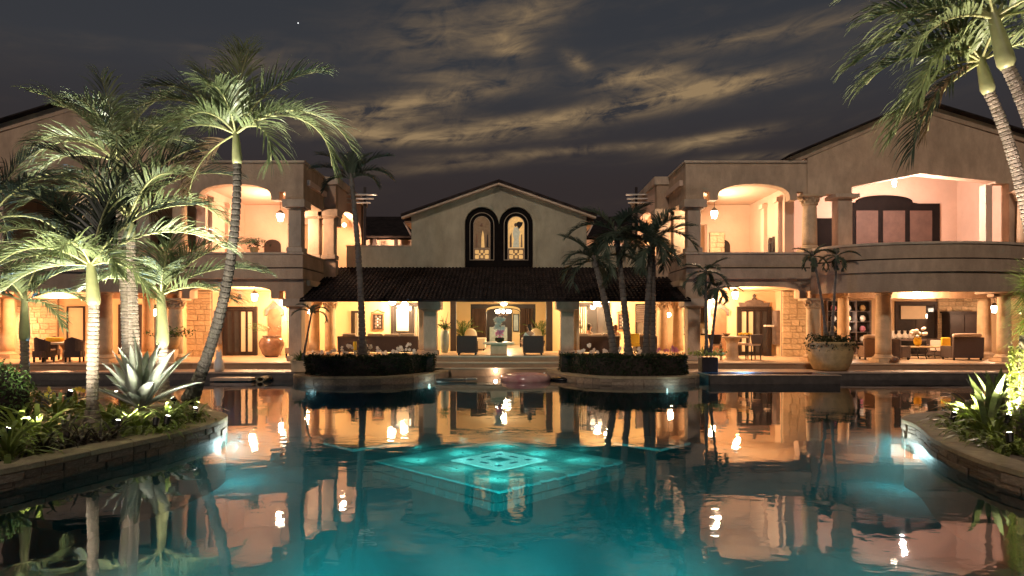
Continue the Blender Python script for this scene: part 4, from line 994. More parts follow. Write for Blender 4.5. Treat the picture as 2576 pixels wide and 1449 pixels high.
# lights added in the near pool wall to give the water its teal
for x, tx, pw, lab in ((-3.6, -2.6, 4000, 'far left one of five'), (-1.8, -1.5, 5800, 'second from the left of five'), (0.0, -.3, 6400, 'middle one of five'), (1.8, 1.0, 6400, 'second from the right of five'), (3.8, 2.8, 4400, 'far right one of five')):
    t = thing('pool_light', 'added underwater light in the near pool wall, ' + lab, 'pool light', (x, 2.62, -.13), group='added lights in the near pool wall')
    MB().lathe([(.12, -.02), (.12, .02), (.05, .03)], n=12).build('ring', 'steel', t).rotation_euler = (R(90), 0, 0)
    MB().lathe([(.001, .031), (.09, .031), (.09, .04)], n=12).build('glass', 'pool_glass', t).rotation_euler = (R(-90), 0, 0)
    o = slight(t, (0, .12, 0), (tx - x, 7.2, -.62), pw * 1.05, (.12, .95, .90), 28, .08, 'pool_lamp'); o.data.spot_blend = 1.0

# ------------------------------------------------------------------ furniture
def armchair(label, loc, rz, w=.88, d=.82, h=.84, m='wicker', group='armchairs', cushion='cushion', seat=True, bolster=False):
    t = thing('armchair', label, 'armchair', loc, rz, group)
    MB().box(-w / 2 + .02, w / 2 - .02, -d / 2 + .05, d / 2 - .02, .10, .30).build('base', m, t, bevel=.02)
    MB().yz([(-d / 2, .10), (-d / 2 + .12, .10), (-d / 2 + .10, h), (-d / 2 - .05, h)], -w / 2, w / 2).build('backrest', m, t, bevel=.02)
    for q in (-1, 1): MB().box(q * (w / 2 - .12), q * w / 2, -d / 2 + .125, d / 2, .10, .60).build('armrest', m, t, bevel=.025)
    for x in (-1, 1):
        for y in (-1, 1): MB().box(x * (w / 2 - .08) - .03, x * (w / 2 - .08) + .03, y * (d / 2 - .08) - .03, y * (d / 2 - .08) + .03, 0, .098).build('leg', 'iron', t)
    MB().box(-w / 2 + .13, w / 2 - .13, -d / 2 + .14, d / 2 + .02, .305, .45).build('seat_cushion', cushion, t, bevel=.04)
    MB().box(-w / 2 + .14, w / 2 - .14, -d / 2 + .13, -d / 2 + .3, .455, h - .06).build('back_cushion', cushion, t, bevel=.05)
    if bolster: MB().tube([(-w / 2 + .02, -d / 2 + .04, h + .07), (-w / 4, -d / 2 + .04, h + .09), (w / 4, -d / 2 + .04, h + .09), (w / 2 - .12, -d / 2 + .04, h + .06)], .085, 10).build('bolster', 'cushion', t, smooth=True)
    return t
def sofa(label, loc, rz, w, n, d=.95, h=.80, m='wicker', cushion='cushion', group='wicker sofas'):
    t = thing('sofa', label, 'sofa', loc, rz, group)
    MB().box(-w / 2 + .02, w / 2 - .02, -d / 2 + .05, d / 2 - .02, .08, .30).build('base', m, t, bevel=.02)
    MB().yz([(-d / 2, .08), (-d / 2 + .12, .08), (-d / 2 + .10, h), (-d / 2 - .03, h)], -w / 2, w / 2).build('backrest', m, t, bevel=.02)
    for q in (-1, 1): MB().box(q * (w / 2 - .14), q * w / 2, -d / 2 + .125, d / 2, .08, .62).build('armrest', m, t, bevel=.025)
    for x in (-1, 1):
        for y in (-1, 1): MB().box(x * (w / 2 - .08) - .03, x * (w / 2 - .08) + .03, y * (d / 2 - .08) - .03, y * (d / 2 - .08) + .03, 0, .078).build('leg', 'iron', t)
    cw = (w - .3) / n
    for k in range(n):
        x0 = -w / 2 + .15 + k * cw
        MB().box(x0 + .01, x0 + cw - .01, -d / 2 + .14, d / 2 + .02, .305, .46).build('seat_cushion', cushion, t, bevel=.05)
        MB().box(x0 + .01, x0 + cw - .01, -d / 2 + .11, -d / 2 + .32, .465, h + .12 - .02 * (k % 2)).build('back_cushion', cushion, t, bevel=.07)
    return t
ZF, ZT = .75, .55
# the front of these pieces faces +Y locally: their backs are towards the pool
armchair('dark wicker armchair left of the pale coffee table, back to the pool', (xat(1176, 29.8), 29.8, ZF), 0, group='armchairs at the centre coffee table')
armchair('dark wicker armchair right of the pale coffee table, with a seated person', (xat(1341, 29.8), 29.8, ZF), 0, group='armchairs at the centre coffee table')
t = thing('coffee_table', 'pale stone coffee table on a wide block base in the centre', 'coffee table', (xat(1255, 30.2), 30.2, ZF))
MB().box(-.68, .68, -.45, .45, .46, .55).build('tabletop', 'tabletop', t, bevel=.015); MB().box(-.36, .36, -.30, .30, 0, .457).build('base', 'cantera', t, bevel=.01)
sofa('dark wicker loveseat behind the left hedge, beside the twin columns', (xat(882, 31.2), 31.2, ZF), 0, xat(909, 31.2) - xat(856, 31.2), 1, group='porch sofas backing on the hedges')
sofa('long dark wicker sofa with beige cushions left of the centre steps', (xat(987, 31.2), 31.2, ZF), 0, xat(1056, 31.2) - xat(919, 31.2), 3, group='porch sofas backing on the hedges')
sofa('long dark wicker sofa right of the centre steps, two people on it', (xat(1497, 31.2), 31.2, ZF), 0, xat(1555, 31.2) - xat(1439, 31.2), 3, group='porch sofas backing on the hedges')
sofa('short dark wicker sofa behind the paired palm trunks', (xat(1622, 31.2), 31.2, ZF), 0, .95, 1, group='porch sofas backing on the hedges')
t = thing('chair', 'bright yellow cushioned chair between the porch sofas at right', 'chair', (xat(1596, 30.6), 30.8, ZF), R(180))
MB().box(-.24, .24, -.24, .24, .34, .46).build('seat', 'yellow', t, bevel=.03); MB().box(-.22, .22, .15, .27, .465, .92).build('backrest', 'yellow', t, bevel=.03)
for x in (-1, 1):
    for y in (-1, 1): MB().box(x * .2 - .02, x * .2 + .02, y * .2 - .02, y * .2 + .02, 0, .337).build('leg', 'iron', t)
sofa('white sofa inside the living room at left, heaped with cushions', (xat(1200, 36), 35.6, ZF), R(-90), 1.8, 2, m='white_fabric', cushion='white_fabric', group='white sofas of the living room')
sofa('white sofa inside the living room at right, under the palm', (xat(1335, 36), 35.6, ZF), R(90), 1.8, 2, m='white_fabric', cushion='white_fabric', group='white sofas of the living room')
for x, lab in ((1184, 'round white cushion propped on the left living room sofa'), (1348, 'round white cushion propped on the right living room sofa')):
    t = thing('cushion', lab, 'cushion', (xat(x, 34.9), 34.9, ZF + .46)); MB().ball((0, 0, .33), .30, 12, 8, 1.1, .6, 1.15).build('pillow', 'white_fabric', t, smooth=True)
t = thing('candle_stand', 'tall yellow candle on a pale stand behind the left hedge flowers', 'candle', (xat(893, 28.3), 28.3, .55))
MB().lathe([(.12, 0), (.05, .05), (.05, .40), (.09, .45)], n=10).build('stand', 'white_ceramic', t); MB().lathe([(.075, .453), (.075, .80), (.05, .82)], n=10).build('candle', 'yellow', t)
# table flowers
def blossoms(parent, pts, r, m, seed, petals=5, name='blossom'):
    q = random.Random(seed)
    for p in pts:
        b = MB(); d = Vector((q.uniform(-.6, .6), -1, q.uniform(-.2, .5))).normalized(); e = d.orthogonal().normalized(); f = d.cross(e); a0 = q.uniform(0, 6)
        for k in range(petals):
            a = a0 + 2 * math.pi * k / petals; u = e * math.cos(a) + f * math.sin(a); v = e * -math.sin(a) + f * math.cos(a); c = Vector(p)
            b.add([c, c + u * r * .6 + v * r * .42 + d * r * .15, c + u * r * 1.05 + d * r * .3, c + u * r * .6 - v * r * .42 + d * r * .15], [(0, 1, 2, 3)])
        b.ball(Vector(p) + d * r * .1, r * .18, 5, 4); b.build(name, m, parent)
def orchid(label, loc, n, h, seed, m='petal', spread=.22, group='orchids along the hedges', r=.07):
    t = thing('orchid', label, 'flower', loc, group=group); q = random.Random(seed); lf = MB()
    for k in range(9):
        a = q.uniform(0, 6.28); l = q.uniform(.18, .32); dr = Vector((math.cos(a), math.sin(a), 0)); sd = Vector((-dr.y, dr.x, 0))
        lf.ribbon([Vector((0, 0, 0)), dr * l * .5 + Vector((0, 0, l * .7)), dr * l + Vector((0, 0, l * .6))], [.03, .07, .005], sd)
    lf.build('leaves', 'leaf', t)
    st = MB(); P = []
    for k in range(max(2, n // 3)):
        a = q.uniform(0, 6.28); e = Vector((math.cos(a) * spread, math.sin(a) * spread * .5, h * q.uniform(.75, 1.05)))
        st.tube([(0, 0, 0), e * .5 + Vector((0, 0, h * .2)), e], .008, 4)
        for j in range(3): P.append(e + Vector((q.uniform(-.09, .09), -.02 + q.uniform(-.06, .04), q.uniform(-.12, .06))))
    st.build('stems', 'leaf', t); blossoms(t, P[:n], r, m, seed)
    return t
p = Vector((xat(1257, 30.1), 30.1, ZF + .55))
t = thing('potted_orchid', 'tall white orchid in a mossy bowl on the coffee table', 'potted flower', p)
MB().lathe([(.10, 0), (.20, .06), (.22, .16), (.18, .2)], n=12).build('bowl', 'hedge', t)
st = MB(); P = []; q = random.Random(3)
for k in range(9):
    e = Vector((q.uniform(-.27, .27), q.uniform(-.1, .1), q.uniform(.55, 1.05))); st.tube([(0, 0, .18), (e.x * .4, e.y, .5), e], .008, 4); P += [e + Vector((q.uniform(-.08, .08), 0, q.uniform(-.12, .05))) for _ in range(3)]
st.build('stems', 'leaf', t); blossoms(t, P, .11, 'petal', 3)
blossoms(t, [(q.uniform(-.15, .15), q.uniform(-.16, -.05), q.uniform(.2, .48)) for _ in range(16)], .07, 'petal_pink', 4, name='pink_blossom')
hx = [(800, 'with three white blooms beside the twin columns'), (830, 'low and leafy between two white ones'), (868, 'tall, left of the yellow candle'), (884, 'close to the slim left palm trunk'),
      (927, 'first right of the slim palm trunk'), (950, 'small, in the middle of the left hedge row'), (983, 'full white, middle of the left hedge row'), (1008, 'double headed, right half of the left row'), (1022, 'densely flowering, right half of the left row'), (1040, 'last before the left centre pier')]
for i, (d, w) in enumerate(hx): orchid('white orchid ' + w, (xat(d, 26.9), 26.9 - .3 * (i % 2), .56), 6 + (i % 3) * 2, .52 + .1 * (i % 3), 20 + i, group='orchids behind the left hedge')
hx = [(1450, 'first right of the right centre pier'), (1468, 'small, near the right centre pier'), (1492, 'tall, left of the leaning trunk'), (1512, 'broad, left of the leaning trunk'), (1534, 'touching the leaning trunk'), (1560, 'full, between the leaning and straight trunks'), (1575, 'pinkish, beside the straight trunk'), (1592, 'under the yellow chair'), (1614, 'left of the paired trunks'), (1634, 'behind the paired trunks'), (1664, 'rosy, before the right twin columns'), (1680, 'pale pink, last of the right row')]
for i, (d, w) in enumerate(hx): orchid(('white orchid ' if i < 10 else 'pink orchid ') + w, (xat(d, 26.9), 26.9 - .3 * (i % 2), .56), 6 + (i % 3) * 2, .50 + .09 * (i % 3), 40 + i, m='petal' if i < 10 else 'petal_pink', group='orchids behind the right hedge')
# tall vases with bare branches by the centre piers
for x, lab in ((1119, 'tall grey blue vase of bare branches left of the living room'), (1447, 'tall grey blue vase of bare branches right of the living room')):
    t = thing('branch_vase', lab, 'vase', (xat(x, 32), 32, ZF), group='vases of branches')
    MB().lathe([(.14, 0), (.19, .3), (.21, .75), (.17, 1.0), (.13, 1.06)], n=14).build('vase', 'blue_vase', t, smooth=True)
    q = random.Random(x)
    for k in range(7):
        a = q.uniform(0, 6.28); e = Vector((math.cos(a) * q.uniform(.3, .75), math.sin(a) * .4, q.uniform(1.3, 2.0)))
        MB().tube([(0, 0, .9), e * .6 + Vector((0, 0, .45)), e], [.014, .011, .006], 5).build('branch', 'wood', t)
    lf = MB(); leaf_cloud(lf, [(q.gauss(0, .13), q.gauss(0, .1), 1.15 + abs(q.gauss(0, .16))) for _ in range(80)], .09, q); lf.build('foliage', 'leaf', t)
# framed carved reliefs on the porch wall
for x0, x1, lab in ((935, 965, 'carved dark relief panel on the yellow wall left of the living room'), (1554, 1580, 'carved dark relief panel on the yellow wall behind the leaning trunk')):
    a = xat(x0, 33.9); c_ = xat(x1, 33.9); z0, z1 = at(0, 831, 33.9).z, at(0, 789, 33.9).z; cx = (a + c_) / 2; cz = (z0 + z1) / 2
    t = thing('relief_panel', lab, 'wall art', (cx, 33.99, cz), group='carved relief panels')
    w, h = (c_ - a) / 2, (z1 - z0) / 2
    f = MB(); f.box(-w, -w + .06, -.07, 0, -h, h); f.box(w - .06, w, -.07, 0, -h, h); f.box(-w + .06, w - .06, -.07, 0, h - .06, h); f.box(-w + .06, w - .06, -.07, 0, -h, -h + .06); f.build('frame', 'wood_mid', t)
    MB().box(-w + .06, w - .06, -.04, -.005, -h + .06, h - .06).build('panel', 'wood', t)
    for zz in (-.25, -.08, .08, .25):
        for q in (-1, 1): MB().lathe([(.02, -.07), (.06, -.05), (.075, 0), (.06, .05), (.02, .07)], q * .09, -.05, zz, 8, 1, .35).build('carving', 'wood_grey', t)
    for zz in (-.16, 0, .16): MB().lathe([(.01, -.05), (.04, 0), (.01, .05)], 0, -.055, zz, 7, 1, .35).build('carving', 'white_ceramic', t)
    b = MB(); b.tube([(-w - .04, -.03, h + .05), (-w * .5, -.03, h + .10), (0, -.03, h + .2), (w * .5, -.03, h + .10), (w + .04, -.03, h + .05)], .022, 6); b.box(-w - .04, w + .04, -.05, -.002, h + .025, h + .05); b.build('crest', 'wood_mid', t)

# ---- left terrace
def dining_chair(label, loc, rz, group, m='wicker'):
    t = thing('dining_chair', label, 'chair', loc, rz, group)
    MB().box(-.30, .30, -.28, .30, .20, .46).build('seat', m, t, bevel=.03)
    n = 10; vs = []
    for i in range(n + 1):
        a = math.pi * (1.0 + i / n); x, y = .33 * math.cos(a), .31 * math.sin(a) + .02
        vs += [(x, y, .2), (x * 1.12, y * 1.15, 1.02 - .20 * abs(i - n / 2) / (n / 2))]
    vs2 = [(x * .88, y * .88 + .01, z - .0) for x, y, z in vs]
    k = len(vs); f = []
    for i in range(n): f += [(2 * i, 2 * i + 2, 2 * i + 3, 2 * i + 1), (k + 2 * i, k + 2 * i + 1, k + 2 * i + 3, k + 2 * i + 2), (2 * i + 1, 2 * i + 3, k + 2 * i + 3, k + 2 * i + 1)]
    MB().add(vs + vs2, f).build('backrest', m, t)
    for x in (-.25, .25):
        for y in (-.22, .24): MB().box(x - .03, x + .03, y - .03, y + .03, 0, .197).build('leg', 'iron', t)
    return t
t = thing('dining_table', 'pale yellow dining table on a pedestal between wicker chairs', 'table', (xat(158, 28.3), 28.5, ZT))
MB().box(-1.0, 1.0, -.5, .5, .70, .80).build('tabletop', 'tabletop', t, bevel=.02); MB().lathe([(.3, 0), (.14, .08), (.12, .5), (.25, .697)], n=12).build('pedestal', 'cantera', t)
t = thing('cushion', 'mustard yellow cushion lying on the left dining table', 'cushion', (xat(130, 28.2), 28.4, ZT + .8)); MB().box(-.32, .32, -.15, .15, .003, .2).build('pillow', 'yellow', t, bevel=.07)
t = thing('fruit_bowl', 'dark bowl on the left dining table', 'bowl', (xat(171, 28.2), 28.4, ZT + .8)); MB().lathe([(.06, 0), (.15, .05), (.19, .16), (.15, .15), (.02, .05)], n=12).build('bowl', 'ceramic', t)
dining_chair('dark wicker dining chair at the left of the yellow table', (xat(108, 27.7), 27.75, ZT), R(-20), 'dining chairs of the left terrace')
dining_chair('dark wicker dining chair at the right of the yellow table', (xat(186, 27.7), 27.75, ZT), R(15), 'dining chairs of the left terrace')
dining_chair('dark wicker dining chair on the far side of the yellow table', (xat(125, 29.5), 29.5, ZT), R(180), 'dining chairs of the left terrace')
dining_chair('wicker chair beside the left terrace pier', (xat(742, 31.5), 31.4, ZT), R(70), 'dining chairs of the left terrace', 'wicker_tan')
# grey plank art by each terrace door
for s_, lab in ((1, 'weathered grey plank panel between the bar door and the stone wall'), (-1, 'weathered grey plank panel between the left doors and the stone wall')):
    u = 13.42; t = thing('plank_panel', lab, 'wall art', (AXW[s_] + s_ * 13.41, 33.1, ZT + .55), group='plank panels by the terrace doors')
    x0 = AXW[s_] + s_ * 13.41 - (AXW[s_] + s_ * 13.41)
    for k in range(3): MB().box(-.09 * 1 + 0, .085, -.28 + k * .19, -.28 + k * .19 + .18, 0, 1.65).build('plank', 'wood_grey', t)
# planter jar with a fern, pots
def foliage_fan(b, n, l, r, rngx, up=.7, w=.05, seg=4, droop=.9, base=(0, 0, 0)):
    for k in range(n):
        a = rngx.uniform(0, 6.28); e = rngx.uniform(up * .5, up * 1.5); L = l * rngx.uniform(.7, 1.15); ww = w * rngx.uniform(.7, 1.2)
        dr = Vector((math.cos(a), math.sin(a), 0)); sd = Vector((-dr.y, dr.x, 0)); p = Vector(base) + dr * r * rngx.random(); pts = [p.copy()]; ang = min(1.5, e)
        for i in range(seg):
            p = p + (dr * math.cos(ang) + Vector((0, 0, math.sin(ang)))) * (L / seg); ang -= droop * rngx.uniform(.6, 1.3) * 2 / seg; pts.append(p.copy())
        b.ribbon(pts, [ww * .6] + [ww] * (seg - 1) + [ww * .08], sd)
p = (xat(683, 32), 32, ZT)
t = thing('fern_jar', 'big glazed brown jar holding a feathery fern before the arched niche', 'potted plant', p)
MB().lathe([(.28, 0), (.42, .15), (.56, .5), (.58, .66), (.46, .88), (.36, .93), (.43, .98), (.40, 1.0)], n=18).build('jar', 'ceramic', t, smooth=True)
b = MB(); q = random.Random(6)
for k in range(16):
    a = q.uniform(0, 6.28); dr = Vector((math.cos(a), math.sin(a), 0)); sd = Vector((-dr.y, dr.x, 0)); pp = Vector((0, 0, .95)); an = q.uniform(.9, 1.45); L = q.uniform(.9, 1.4)
    for i in range(12):
        pp = pp + (dr * math.cos(an) + Vector((0, 0, math.sin(an)))) * L / 12; an -= .12
        if i > 2:
            for g_ in (-1, 1): b.ribbon([pp.copy(), pp + sd * g_ * .10 + dr * .05 + Vector((0, 0, -.01)), pp + sd * g_ * .19 + dr * .08 - Vector((0, 0, .05))], [.02, .035, .004], dr)
b.build('fronds', 'leaf', t)
t = thing('shrub_pot', 'sparse shrub in a terracotta pot on a plinth beside the left pier', 'potted plant', (xat(437, 28.2), 28.0, ZT))
MB().box(-.22, .22, -.22, .22, 0, .5).build('plinth', 'cantera', t); MB().lathe([(.2, .503), (.3, .7), (.36, 1.0), (.34, 1.02)], n=14).build('pot', 'terracotta', t, smooth=True)
b = MB(); leaf_cloud(b, [(q.gauss(0, .42), q.gauss(0, .25), 1.18 + q.gauss(0, .10)) for _ in range(260)], .07, q); b.build('foliage', 'leaf', t)
MB().tube([(0, 0, .95), (-.1, 0, 1.1), (-.5, 0, 1.3)], .02, 5).build('branch', 'wood_mid', t); MB().tube([(0, 0, .95), (.15, 0, 1.1), (.6, 0, 1.32)], .02, 5).build('branch', 'wood_mid', t)
t = thing('shrub_pot', 'small dark shrub pot on the parapet of the left loggia', 'potted plant', (xat(640, 28.6), 28.58, 5.09))
MB().lathe([(.14, 0), (.2, .2), (.19, .22)], n=10).build('pot', 'terracotta', t)
b = MB(); leaf_cloud(b, [(q.gauss(0, .22), q.gauss(0, .12), .38 + q.gauss(0, .1)) for _ in range(160)], .06, q); b.build('foliage', 'hedge', t)
# ---- right terrace: bar
t = thing('bar_table', 'pale oval bar table on a thick pedestal by the terrace edge', 'table', (xat(1841, 29.9), 29.7, ZT))
MB().lathe([(.80, .94), (.86, .98), (.84, 1.02)], n=24, sx=.78, sy=.6).build('tabletop', 'tabletop', t); MB().lathe([(.42, 0), (.30, .1), (.27, .7), (.40, .937)], -.05, 0, 0, 18, .9, .8).build('pedestal', 'cantera', t)
def bar_stool(label, loc, rz):
    t = thing('bar_stool', label, 'bar stool', loc, rz, 'wicker bar stools')
    MB().box(-.23, .23, -.22, .22, .62, .72).build('seat', 'cushion', t, bevel=.03)
    MB().xz([(-.22, .70), (.22, .70), (.30, 1.10), (-.30, 1.10)], -.30, -.225).build('backrest', 'wicker', t, bevel=.02)
    for x in (-1, 1):
        for y in (-1, 1): MB().tube([(x * .2, y * .19, .62), (x * .22, y * .22, 0)], .024, 6).build('leg', 'iron', t)
    for x in (-1, 1): MB().tube([(x * .21, -.205, .25), (x * .21, .205, .25)], .014, 5).build('footrest', 'iron', t)
bar_stool('wicker bar stool at the left of the bar table', (xat(1799, 29.5), 29.4, ZT), R(-25)); bar_stool('wicker bar stool at the right of the bar table, back to the pool', (xat(1893, 29.5), 29.4, ZT), R(12))
bar_stool('wicker bar stool on the far right side of the bar table', (xat(1868, 30.2), 30.3, ZT), R(60))
t = thing('fruit_tray', 'tray of yellow fruit on the bar table', 'tray', (xat(1868, 29.9), 29.7, ZT + 1.02)); MB().box(-.25, .33, -.12, .12, .002, .03).build('tray', 'wood', t)
for k in range(7): MB().ball((-.2 + k * .08, q.uniform(-.05, .05), .085 + .03 * (k % 2)), .055, 9, 6).build('fruit', 'yellow', t, smooth=True)
t = thing('bowl', 'dark bowl with a spoon rest on the left end of the bar table', 'bowl', (xat(1822, 29.9), 29.6, ZT + 1.02)); MB().lathe([(.07, 0), (.15, .05), (.18, .12), (.15, .11), (.02, .04)], n=12).build('bowl', 'ceramic', t)
t = thing('bar_counter', 'long kitchen counter with a yellow front and black top behind the bar', 'counter', (xat(1780, 35), 35.2, ZT))
MB().box(-1.6, 1.15, -.35, .35, 0, .98).build('cabinet', 'plaster_yellow', t); MB().box(-1.65, 1.2, -.4, .4, .983, 1.05).build('worktop', 'iron', t)
for k in range(6): MB().lathe([(.09, 0), (.12, .12), (.10, .2), (.04, .25)], -1.3 + k * .42, 0, 1.053, 10).build('canister', 'white_ceramic' if k % 2 else 'steel', t)
t = thing('range_hood', 'dark hood and shelves of glassware over the bar counter', 'kitchen hood', (xat(1785, 36.5), 36.6, 2.2))
MB().yz([(-.4, 0), (.35, 0), (.35, 1.4), (0, 1.4)], -.9, .9).build('hood', 'wood', t)
MB().box(-1.5, -.95, -.2, .35, -.3, -.27).build('shelf', 'steel', t)
for k in range(8): MB().lathe([(.04, 0), (.05, .12), (.015, .15), (.045, .17), (.05, .3)], -1.4 + .35 * k, -.1, -.62, 8).build('bottle', ('white_ceramic', 'blue_vase', 'steel')[k % 3], t)
t = thing('pedestal_fountain', 'tall dark stand with pale top inside the open bar door', 'stand', (xat(1932, 33), 32.9, ZT)); MB().box(-.07, .07, -.07, .07, .03, 1.42).build('post', 'wood', t); MB().box(-.2, .2, -.15, .15, 0, .027).build('foot', 'wood', t); MB().box(-.2, .2, -.15, .15, 1.423, 1.5).build('top', 'white_ceramic', t)
# ---- right terrace: lounge
armchair('tan wicker armchair with a rolled cushion left of the big column', (xat(2186, 29.8), 29.8, ZT), R(-8), .70, .8, .92, 'wicker_tan', 'armchairs of the right lounge', bolster=True)
armchair('dark wicker armchair half hidden by the big column', (xat(2254, 29.6), 29.5, ZT), R(-60), .72, .8, .9, 'wicker', 'armchairs of the right lounge')
armchair('dark wicker armchair beyond the glass side of the coffee table', (xat(2360, 31.5), 31.6, ZT), R(150), .8, .8, .86, 'wicker', 'armchairs of the right lounge')
armchair('wide dark wicker armchair with a rolled cushion, back to the pool', (xat(2419, 29.5), 29.5, ZT), 0, 1.30, .9, .98, 'wicker', 'armchairs of the right lounge', bolster=True)
t = thing('cushion', 'yellow cushion leaning on the wide lounge armchair', 'cushion', (xat(2380, 29.9), 29.9, ZT + .46)); MB().box(-.22, .18, -.06, .06, 0, .5).build('pillow', 'yellow', t, bevel=.05)
t = thing('lounge_table', 'low table with scrolled iron legs in the right lounge', 'coffee table', (xat(2320, 30.4), 30.4, ZT))
MB().box(-.9, .9, -.4, .4, .50, .56).build('tabletop', 'tabletop', t, bevel=.01); MB().box(-.85, .85, -.35, .35, .14, .17).build('shelf', 'iron', t)
for x in (-.75, 0, .75):
    for y in (-.3, .3): MB().tube([(x, y, .497), (x + .06, y, .35), (x - .05, y, .2), (x + .02, y, 0)], .022, 6).build('leg', 'iron', t)
for zc in (.33, .12):
    MB().tube([(.92 + .13 * (1 - k / 26) * math.cos(k * .42), -.32, zc + .11 * (1 - k / 26) * math.sin(k * .42)) for k in range(20)], .02, 5).build('scroll', 'iron', t)
p = (xat(2310, 30.2), 30.25, ZT + .56)
t = thing('flower_vase', 'yellow vase of round white flowers on the lounge table', 'vase', p)
MB().lathe([(.08, 0), (.15, .12), (.17, .26), (.13, .37), (.15, .40)], n=14).build('vase', 'yellow', t, smooth=True)
q = random.Random(12)
for k in range(13):
    c = Vector((q.gauss(0, .19), q.gauss(0, .1), .62 + q.gauss(0, .13)))
    f = MB().ball(c, q.uniform(.075, .105), 8, 6, 1, 1, .85).build('bloom', 'petal', t, smooth=True)
st = MB()
for k in range(6): st.tube([(0, 0, .35), (q.gauss(0, .1), q.gauss(0, .06), .6)], .01, 4)
st.build('stems', 'leaf', t)
t = thing('console', 'console with four white vases on top before the lounge window', 'console', (xat(2295, 34), 34.2, ZT))
MB().box(-1.1, 1.1, -.25, .25, .72, .80).build('top', 'wood_grey', t); MB().box(-1.05, -.97, -.2, .2, 0, .717).build('leg', 'wood_grey', t); MB().box(.97, 1.05, -.2, .2, 0, .717).build('leg', 'wood_grey', t)
for k, x in enumerate((2248, 2263, 2278, 2292)):
    v = thing('vase', ['first', 'second', 'third', 'last'][k] + ' from the left of four small white vases on the lounge console', 'vase', (xat(x, 34.1), 34.15, ZT + .80), group='white vases on the console')
    MB().lathe([(.08, 0), (.16, .08), (.17, .18), (.07, .27), (.05, .36), (.07, .40)], n=12).build('body', 'white_ceramic', v, smooth=True); MB().lathe([(.075, .402), (.078, .412)], n=10).build('lip', 'white_ceramic', v)
t = thing('display_shelf', 'dark display shelf with lit pottery behind the lounge columns', 'shelf', (xat(2133, 34.7), 34.72, ZT))
w = 1.13; MB().box(-w, w, .20, .26, 0, 2.75).build('back', 'wood', t)
for k in range(6): MB().box(-w + .06, w - .06, -.15, .197, .05 + k * .53, .09 + k * .53).build('shelf', 'wood_grey', t)
for k in range(4): MB().box(-w + k * (2 * w - .06) / 3, -w + .06 + k * (2 * w - .06) / 3, -.155, .198, 0, 2.75).build('upright', 'wood_grey', t)
for k in range(12):
    c = k % 3; rw = k // 3 + 1
    MB().lathe([(.07, 0), (.15, .1), (.13, .22), (.06, .3)], -w + .4 + c * .74, 0, .093 + rw * .53, 10).build('pottery', ('white_ceramic', 'petal_pink', 'white_ceramic', 'terracotta')[k % 4], t)
plight(t, (0, -.35, 1.8), 14, (1, .8, .6), .1)
t = thing('wardrobe', 'dark wood cabinet in front of the stone wall of the lounge', 'cabinet', (xat(2420, 34.2), 34.35, ZT))
MB().box(-.74, .74, -.3, .3, 0, 2.1).build('carcass', 'wood', t, bevel=.02)
for k in (-1, 1): 
    d_ = MB().box(k * .37 - .35, k * .37 + .35, -.34, -.303, .08, 2.0).build('door', 'wood', t, bevel=.01); MB().ball((k * .06, -.36, 1.05), .02, 6, 4).build('handle', 'bronze', d_)
MB().box(-.8, .8, -.36, .34, 2.103, 2.18).build('cornice', 'wood', t)
# big bowl planter on the deck
p = (xat(2083, 26.6), 26.4, .30)
t = thing('bowl_planter', 'huge stone bowl planter with mossy sides on the right deck', 'planter', p)
MB().lathe([(.50, 0), (.62, .05), (.76, .35), (.83, .75), (.84, 1.0), (.90, 1.05), (.88, 1.12), (.78, 1.12), (.74, .95)], n=26).build('bowl', 'terracotta', t, smooth=True)
b = MB(); q = random.Random(9); P = []
for k in range(700):
    a = q.uniform(0, 6.28); rr = q.uniform(.2, .98); P.append((rr * math.cos(a), rr * math.sin(a), 1.12 + q.gauss(.08, .10) - (max(0, rr - .8) * 2.2 * q.random())))
leaf_cloud(b, P, .065, q); b.build('foliage', 'hedge', t)
b = MB(); leaf_cloud(b, [(.93 * math.cos(a) * (1 - .25 * z), .93 * math.sin(a) * (1 - .25 * z), 1.05 - z * .55) for a, z in [(q.uniform(0, 6.28), q.random() ** 1.5) for _ in range(240)]], .055, q); b.build('trailing_leaves', 'hedge', t)

# ------------------------------------------------------------------ people
def person(label, loc, rz, joints, edges, hair, top, legs):
    """one continuous skinned body; hair and clothes are its children"""
    t = thing('person', label, 'person', loc, rz)
    def skin(name, js, es, m, parent, grow=0.0, lvl=1):
        me = bpy.data.meshes.new(name); ids = sorted(set(i for e in es for i in e)); mp = {j: k for k, j in enumerate(ids)}
        me.from_pydata([js[i][0] for i in ids], [(mp[a], mp[b_]) for a, b_ in es], []); me.materials.append(G[m])
        o = link(name, me, parent); md = o.modifiers.new('skin', 'SKIN'); md.use_smooth_shade = True
        for i in ids:
            sv = me.skin_vertices[0].data[mp[i]]; r_ = js[i][1] + grow; sv.radius = (r_, r_ * .9)
        me.skin_vertices[0].data[0].use_root = True
        sd = o.modifiers.new('sub', 'SUBSURF'); sd.levels = lvl; sd.render_levels = lvl
        return o
    skin('body', joints, edges, 'skin', t)
    h = Vector(joints['head'][0] if isinstance(joints, dict) else joints[3][0])
    return t, skin, h
